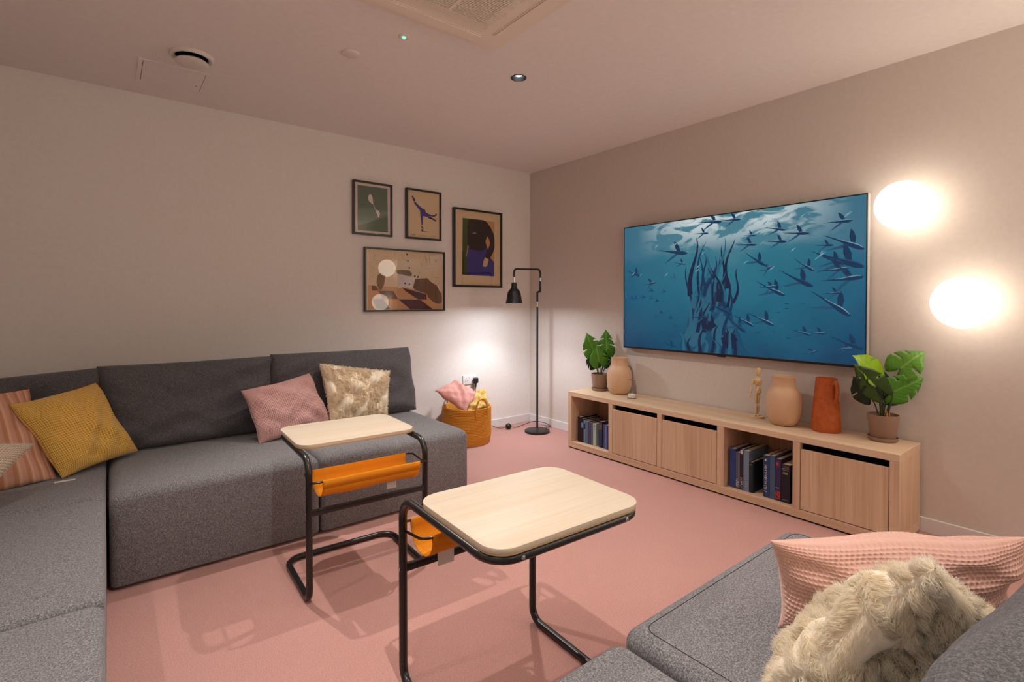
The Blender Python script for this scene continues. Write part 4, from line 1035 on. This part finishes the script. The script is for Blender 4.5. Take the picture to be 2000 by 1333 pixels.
# ---- wooden mannequin
t = thing('wooden_mannequin', 'small jointed wooden artist figure standing on a round base', 'figure', (-.105, -2.335, CT))
RG = Vector((.784, -.621, 0)); FW = Vector((.621, .784, 0))
def L3(a, b_, z): return RG * a + FW * b_ + Vector((0, 0, z))   # a: along the wall to the right, b: deeper
def lump(name, p, q_, r, prof=(.55, .9, 1, .9, .5)):
    p, q_ = Vector(p), Vector(q_); n = 12
    P = [p.lerp(q_, k / n) for k in range(n + 1)]
    rr = []
    for k in range(n + 1):
        s = k / n; e = math.sqrt(max(.02, 1 - abs(2 * s - 1) ** 5))
        x = s * (len(prof) - 1); i = min(int(x), len(prof) - 2)
        rr.append(r * e * (prof[i] + (prof[i + 1] - prof[i]) * (x - i)))
    return obj(name, tube(bmesh.new(), P, rr, 14), 'man', t)
obj('stand', lathe(bmesh.new(), [(0, 0), (.038, 0), (.04, .003), (.039, .013), (0, .014)], 40), 'man', t)
obj('support_rod', cyl(bmesh.new(), L3(.004, .012, .012), L3(.004, .010, .165), .0018, 8), 'chrome', t)
lump('head', L3(.002, 0, .262), L3(.005, 0, .318), .0155, (.55, .85, 1, 1, .8))
lump('neck', L3(.002, 0, .250), L3(.002, 0, .266), .006)
lump('chest', L3(.004, 0, .198), L3(.002, 0, .256), .023, (.7, .85, 1, 1.0, .75))
lump('waist', L3(.004, 0, .184), L3(.004, 0, .203), .014)
lump('hips', L3(.006, 0, .150), L3(.004, 0, .192), .0195, (.9, 1, 1, .85, .7))
for s, nm in ((-1, 'left'), (1, 'right')):
    lump('thigh', L3(-.002 + s * .009, 0, .152), L3(-.001 + s * .007, 0, .086), .010, (1, 1, .9, .75, .6))
    lump('shin', L3(-.001 + s * .007, 0, .084), L3(-.002 + s * .006, 0, .022), .0085, (.8, 1, .9, .7, .55))
    lump('foot', L3(-.002 + s * .007, .004, .020), L3(-.016 + s * .012, -.022, .018), .0065, (.7, .9, 1, 1, .7))
lump('upper_arm', L3(.023, -.004, .244), L3(.000, -.020, .205), .0085, (.9, 1, .9, .8, .7))
lump('forearm', L3(.000, -.020, .204), L3(-.020, -.034, .168), .0075, (.8, 1, .9, .8, .6))
lump('hand', L3(-.020, -.034, .168), L3(-.029, -.040, .148), .006, (.6, 1, 1, .8, .5))
lump('upper_arm', L3(-.022, .004, .246), L3(-.035, .002, .198), .0085, (.9, 1, .9, .8, .7))
lump('forearm', L3(-.035, .002, .197), L3(-.046, -.004, .150), .0075, (.8, 1, .9, .8, .6))
lump('hand', L3(-.046, -.004, .150), L3(-.054, -.008, .128), .006, (.6, 1, 1, .8, .5))

# ---- potted plants
GL = {}
def leaf_mat(n, c1, c2, tr):
    mt = mat('leaf_' + n, c1, .35, spec=.5); b = mt.node_tree.nodes['Principled BSDF']
    uv = nd(mt, 'ShaderNodeUVMap'); sp = nd(mt, 'ShaderNodeSeparateXYZ'); lk(mt, uv.outputs[0], sp.inputs[0])
    ab = nd(mt, 'ShaderNodeMath', operation='ABSOLUTE'); lk(mt, sp.outputs[1], ab.inputs[0])
    lk(mt, ramp(mt, ab.outputs[0], [(0.0, c2), (.035, c2), (.06, c1)]), b.inputs['Base Color'])
    # side veins
    md = nd(mt, 'ShaderNodeMath', operation='MULTIPLY_ADD'); lk(mt, ab.outputs[0], md.inputs[0]); md.inputs[1].default_value = -.55; lk(mt, sp.outputs[0], md.inputs[2])
    mm = nd(mt, 'ShaderNodeMath', operation='MULTIPLY'); mm.inputs[1].default_value = 40; lk(mt, md.outputs[0], mm.inputs[0])
    sn = nd(mt, 'ShaderNodeMath', operation='SINE'); lk(mt, mm.outputs[0], sn.inputs[0])
    bp = nd(mt, 'ShaderNodeBump', i_Strength=.15, i_Distance=.002); lk(mt, sn.outputs[0], bp.inputs['Height']); lk(mt, bp.outputs['Normal'], b.inputs['Normal'])
    t2 = nd(mt, 'ShaderNodeBsdfTranslucent'); t2.inputs['Color'].default_value = tr
    mx = nd(mt, 'ShaderNodeMixShader'); mx.inputs[0].default_value = .3
    out = mt.node_tree.nodes['Material Output']; lk(mt, b.outputs[0], mx.inputs[1]); lk(mt, t2.outputs[0], mx.inputs[2]); lk(mt, mx.outputs[0], out.inputs['Surface'])
    M['leaf_' + n] = mt
leaf_mat('lime', S(150, 190, 30), S(176, 206, 60), S(190, 220, 30))
leaf_mat('light', S(112, 168, 60), S(156, 196, 96), S(130, 190, 50))
leaf_mat('mid', S(84, 146, 40), S(130, 176, 70), S(110, 180, 40))
leaf_mat('olive', S(58, 88, 30), S(90, 124, 44), S(80, 120, 30))
leaf_mat('dark', S(24, 54, 34), S(50, 84, 54), S(30, 70, 30))
def leaf(parent, base, tip, nrm, width, m, cup=.25, curl=.15, seed=0, stem_from=None, stem_m='stem', lobe=.38):
    """swiss-cheese leaf: base is where the stalk joins; lobes reach back past it"""
    base, tip = Vector(base), Vector(tip); L = (tip - base).length
    ex = (tip - base).normalized(); n = Vector(nrm); n = (n - ex * n.dot(ex)).normalized(); ey = n.cross(ex)
    rd = random.Random(seed)
    # outline, half: (along, out) from the stalk notch round a back lobe to the tip
    def side():
        h = [(0.0, 0.0), (-.10, .05), (-.24, .14), (-lobe * .92, .28), (-lobe, .44), (-.28, .64), (-.10, .82), (.06, .92)]
        for (a, w_, nb, nw) in ((.20, .92, .30, .34), (.50, .70, .57, .22)):
            dp = rd.uniform(0, .16); a += rd.uniform(-.04, .04)
            if rd.random() < (.9 if a < .4 else .45): h += [(a, w_), (nb - .02, nw + dp + .14), (nb, nw + dp), (nb + .035, nw + dp + .05), (a + .085, w_ - .04)]
            else: h += [(a + .04, w_ - .02)]
        return h + [(.66, .50), (.78, .32), (.90, .13), (1.0, 0.0)]
    right = side(); left = [(a, -w_) for a, w_ in side()[1:-1]][::-1]
    pts = right + left
    b_ = bmesh.new(); vs = []
    vs = [b_.verts.new((a, w_ * .5, 0)) for a, w_ in pts]
    es = [b_.edges.new((vs[k], vs[(k + 1) % len(vs)])) for k in range(len(vs))]
    bmesh.ops.triangle_fill(b_, edges=es, use_beauty=True, normal=(0, 0, 1))
    for _ in range(2):
        le = [e for e in b_.edges if e.calc_length() > .10]
        if le: bmesh.ops.subdivide_edges(b_, edges=le, cuts=1); bmesh.ops.triangulate(b_, faces=b_.faces)
    ul = b_.loops.layers.uv.new('UVMap')
    for f in b_.faces:
        for l in f.loops: l[ul].uv = (l.vert.co.x, l.vert.co.y * 2)
    for v in b_.verts:
        a, w_ = v.co.x, v.co.y
        z = cup * abs(w_) - curl * (a - .3) ** 2 + .012 * math.sin(a * 9 + seed) - .25 * w_ * w_
        v.co = base + ex * (a * L) + ey * (w_ * width * 1.0) * 1.0 + n * (z * L)
    o = obj('leaf', b_, m, parent, ang=180)
    md = o.modifiers.new('thick', 'SOLIDIFY'); md.thickness = .0009; md.offset = 0
    if stem_from is not None:
        s0 = Vector(stem_from); mid = s0.lerp(base, .55) + Vector((0, 0, .01)) + (base - s0).cross(n).normalized() * .004
        obj('stalk', tube(bmesh.new(), smooth_path([s0, mid, base - n * .002], 6), [.0042 - .0016 * k / 12 for k in range(13)], 8), stem_m, parent)
    return o
POTP = [(0, 0), (.053, 0), (.056, .003), (.0705, .128), (.0712, .132), (.068, .132), (.0665, .118), (0, .114)]
def plant(name, label, loc, leaves, potm='pot', shoots=True):
    t = thing(name, label, 'plant', loc, 0, 'potted artificial monsteras')
    obj('saucer', lathe(bmesh.new(), [(0, 0), (.060, 0), (.066, .006), (.068, .021), (.065, .021), (.062, .008), (0, .0065)], 48), potm, t, ang=40)
    obj('pot', lathe(bmesh.new(), [(r, z + .007) for r, z in POTP], 56), potm, t, ang=40)
    obj('soil', lathe(bmesh.new(), [(0, .125), (.04, .124), (.0655, .119)], 32), 'soil', t)
    if shoots:
        for k, (x, y) in enumerate(((-.012, -.02), (.006, -.024), (.016, -.012))):
            obj('shoot', tube(bmesh.new(), [(x, y, .12), (x + .003 * (k - 1), y, .15), (x + .007 * (k - 1), y, .165 + .006 * k)], [.0045, .0035, .001], 8), 'sprout', t)
    for (b_, tp, nn, wd, mm, sd, kw) in leaves:
        leaf(t, L3(*b_), L3(*tp), RG * nn[0] + FW * nn[1] + Vector((0, 0, nn[2])), wd, mm, seed=sd, **kw)
    return t
# (stalk joint), (tip) as (right, deeper, up) from the pot's foot; normal likewise
def ST(a, b_): return dict(stem_from=L3(a, b_, .12), stem_m='stem_dark')
plant('potted_monstera', 'broad-leaved green plant in a brown pot at the right end of the cabinet', (-.110, -3.002, CT), [
    ((.070, -.02, .380), (.150, -.075, .480), (-.25, -.65, .5), .180, 'leaf_light', 3, dict(cup=.22, curl=.3, **ST(.012, 0))),
    ((-.043, -.01, .352), (-.168, -.02, .455), (-.05, -.75, .55), .19, 'leaf_lime', 8, dict(cup=.12, curl=.15, **ST(-.005, .01))),
    ((-.055, -.04, .275), (-.190, -.05, .410), (-.35, -.80, .15), .150, 'leaf_olive', 12, dict(cup=.10, curl=.1, **ST(-.015, -.01))),
    ((-.075, .0, .235), (-.155, .01, .335), (-.6, -.5, -.1), .15, 'leaf_dark', 5, dict(cup=.2, curl=.1, **ST(-.02, 0))),
    ((.030, -.03, .262), (.156, -.08, .342), (.15, -.85, .25), .165, 'leaf_mid', 15, dict(cup=.10, curl=.2, **ST(.012, -.01))),
    ((.015, .02, .275), (.03, .03, .360), (.1, -.8, .4), .14, 'leaf_dark', 6, dict(cup=.1, **ST(.0, .01))),
    ((.02, .01, .235), (.08, .0, .185), (.1, -.85, .3), .11, 'leaf_dark', 9, dict(cup=.1, **ST(.004, .006))),
])
plant('potted_monstera', 'upright green plant in a taupe pot at the left end of the cabinet', (-.122, -1.035, CT), [
    ((-.04, .0, .30), (-.115, .0, .475), (-.25, -.85, .1), .185, 'leaf_mid', 2, dict(cup=.1, curl=.2, lobe=.3, **ST(-.01, 0))),
    ((.055, .01, .32), (.055, .02, .505), (.25, -.85, .1), .175, 'leaf_mid', 7, dict(cup=.1, curl=.1, lobe=.3, **ST(.01, .01))),
    ((-.01, -.03, .235), (-.035, -.035, .37), (-.1, -.9, .15), .17, 'leaf_mid', 11, dict(cup=.12, curl=.1, **ST(0, -.01))),
    ((-.045, .01, .215), (-.115, .02, .25), (-.5, -.7, .15), .13, 'leaf_dark', 4, dict(cup=.3, **ST(-.012, 0))),
    ((.062, -.02, .215), (.128, -.05, .335), (.8, -.35, -.1), .13, 'leaf_dark', 6, dict(cup=.1, **ST(.012, 0))),
    ((.03, .03, .22), (.04, .04, .34), (.1, -.9, .1), .16, 'leaf_olive', 10, dict(cup=.1, **ST(.008, .01))),
], shoots=False)

# ================================================================== BOOKS
BK = {}
def bmat(c, spec=.35):
    k = tuple(c)
    if k not in BK: BK[k] = mat('book_cloth', S(*c), .6, spec=spec)
    return BK[k]
def book(label, group, y0, y1, h_, dep, c, xf=-.335, marks=(), lean=0.0):
    """spine faces the room; y0 > y1 (left, right)"""
    th = y0 - y1; z0 = .0565
    t = thing('book', label, 'book', (xf, (y0 + y1) / 2, z0), 0, group)
    a = th / 2 - .0003; m_ = bmat(c)
    bm = bmesh.new()
    box(bm, (0, -a, 0), (.0028, a, h_), .0008, 1)
    box(bm, (.0028, -a, 0), (dep, -a + .0018, h_)); box(bm, (.0028, a - .0018, 0), (dep, a, h_))
    obj('cover', bm, m_, t, smooth=False)
    obj('page_block', B((.003, -a + .002, .0025), (dep - .004, a - .002, h_ - .003)), 'book_page', t, smooth=False)
    if marks:
        vs, fs, mi, ms = [], [], [], []
        for (u0, u1, v0, v1, mc) in marks:
            mm = bmat(mc)
            if mm not in ms: ms.append(mm)
            i = len(vs); x = -.0003
            vs += [(x, a - 2 * a * u0, h_ * v0), (x, a - 2 * a * u1, h_ * v0), (x, a - 2 * a * u1, h_ * v1), (x, a - 2 * a * u0, h_ * v1)]
            fs.append((i, i + 1, i + 2, i + 3)); mi.append(ms.index(mm))
        me = bpy.data.meshes.new('spine_print'); me.from_pydata(vs, [], fs); me.polygons.foreach_set('material_index', mi)
        mesh_obj('spine_print', me, ms, t)
    return t
def title(v0, v1, c, n=9, u=(.3, .7), seed=1):
    rd = random.Random(seed); out = []; v = v0
    st = (v1 - v0) / n
    for k in range(n):
        if rd.random() < .85: out.append((u[0], u[1], v + st * .12, v + st * rd.uniform(.35, .5), c))
        if rd.random() < .8: out.append((u[0] + rd.choice([0, (u[1] - u[0]) * .7]), u[1] if rd.random() < .5 else u[0] + (u[1] - u[0]) * .3 + .02, v + st * .12, v + st * .85, c))
        v += st
    return out
WH, RD, GD = (206, 196, 196), (196, 50, 40), (190, 150, 90)
G1 = 'books in the left open shelf'; G2 = 'books in the middle open shelf'
def yb(px): # shelf 1 spine edges measured along the shelf front
    return -.945 - (px - 185) / (1065 - 185) * .390
S1 = [ (245, 320, .200, .20, (44, 30, 44), 'thick black book at the left end of the left shelf, tallest there', ()),
       (322, 390, .190, .19, (36, 26, 30), 'black book with a light blue oval on its spine', [(.15, .95, .62, .84, (96, 160, 204))]),
       (391, 438, .184, .17, (92, 138, 160), 'slim light blue book with a dark oval on its spine', [(.1, .9, .62, .86, (42, 38, 64))]),
       (440, 503, .180, .17, (98, 98, 128), 'grey-violet book between slim light blue and slate books', ()),
       (510, 572, .176, .17, (66, 72, 92), 'dark slate book in the left shelf, left of the lighter slate one', ()),
       (575, 616, .173, .17, (92, 98, 122), 'slim slate book left of the pale green one', ()),
       (620, 690, .176, .16, (170, 186, 172), 'pale green book with small dark lettering', title(.72, .95, (90, 110, 104), 5, seed=3)),
       (755, 832, .202, .19, (42, 52, 84), 'navy book with framed gold label, tallest of the right half', [(.1, .92, .70, .71, GD), (.1, .92, .92, .93, GD), (.1, .16, .70, .93, GD), (.86, .92, .70, .93, GD)] + title(.74, .90, (150, 130, 140), 4, seed=5) + [(.0, 1, .965, 1, (70, 40, 90))]),
       (850, 884, .186, .16, (70, 64, 96), 'very slim violet-grey book right of the framed-label one', ()),
       (886, 948, .184, .16, (86, 98, 150), 'lavender blue book in the left shelf', [(.35, .5, .05, .95, (130, 138, 180))]),
       (950, 1026, .182, .17, (50, 46, 92), 'dark blue book with small red lettering', title(.68, .95, (150, 50, 90), 5, seed=7)),
       (1030, 1062, .180, .16, (44, 56, 104), 'slim navy book against the right side of the left shelf', ())]
for a, b_, h_, dp, c, lb, mk in S1: book(lb, G1, yb(a), yb(b_), h_, dp, c, -.315, mk)
def y2(px): return -2.256 - (px - 120) / (1530 - 120) * .400
S2 = [ (180, 312, .238, .20, (46, 62, 118), 'royal blue book with thin dark bands, leftmost in the middle shelf', [(0, 1, .93, .935, (24, 30, 60)), (0, 1, .89, .895, (24, 30, 60)), (0, 1, .85, .855, (24, 30, 60)), (0, 1, .72, .725, (24, 30, 60))]),
       (316, 412, .222, .19, (84, 82, 92), 'grey book with white lettering low on its spine', title(.05, .34, WH, 6, (.12, .6), seed=9) + [(.7, .86, .05, .95, (134, 118, 132))]),
       (414, 484, .246, .20, (42, 30, 52), 'dark violet book with white lettering and a pale top label', title(.04, .32, WH, 7, (.15, .75), seed=11) + [(.15, .8, .88, .98, (196, 186, 190))]),
       (486, 608, .243, .235, (112, 128, 146), 'pale steel blue book, deepest of the left group', [(.1, .75, .26, .268, (60, 70, 84)), (.1, .75, .07, .08, (60, 70, 84))]),
       (612, 690, .182, .205, (30, 38, 44), 'short black book ending the left group of the middle shelf', [(.1, .8, .9, .93, (120, 96, 52))]),
       (905, 1030, .244, .20, (40, 62, 100), 'blue book with a white title running up its spine', title(.12, .80, WH, 15, (.22, .62), seed=13) + [(.25, .5, .86, .91, WH)]),
       (1034, 1138, .250, .22, (70, 88, 118), 'plain steel blue book, tallest of the right group', [(.2, .8, .14, .147, (46, 58, 84))]),
       (1142, 1256, .238, .21, (56, 46, 82), 'violet-navy book with a red emblem and red panel', [(.2, .62, .84, .92, RD), (.1, .85, .05, .22, RD)] + title(.07, .20, (90, 20, 30), 4, (.2, .7), seed=15) + title(.27, .33, WH, 2, (.1, .7), seed=2)),
       (1260, 1432, .216, .20, (34, 26, 34), 'thick near-black book with small pale label', title(.84, .96, (150, 130, 130), 3, (.15, .85), seed=17) + [(.2, .75, .74, .80, (120, 116, 100)), (.1, .85, .065, .075, (150, 130, 130))]),
       (1470, 1524, .176, .17, (44, 40, 92), 'small navy book squeezed against the right divider', ())]
for a, b_, h_, dp, c, lb, mk in S2: book(lb, G2, y2(a), y2(b_), h_, dp, c, -.325, mk)
# ---- one care tag on the corner seat
tag(obj('paper_tag', B((-3.50, -.945, SZ + .0005), (-3.43, -.925, SZ + .002)), 'tag', smooth=False), 'tiny white paper tag lying under the mustard cushion', 'tag')
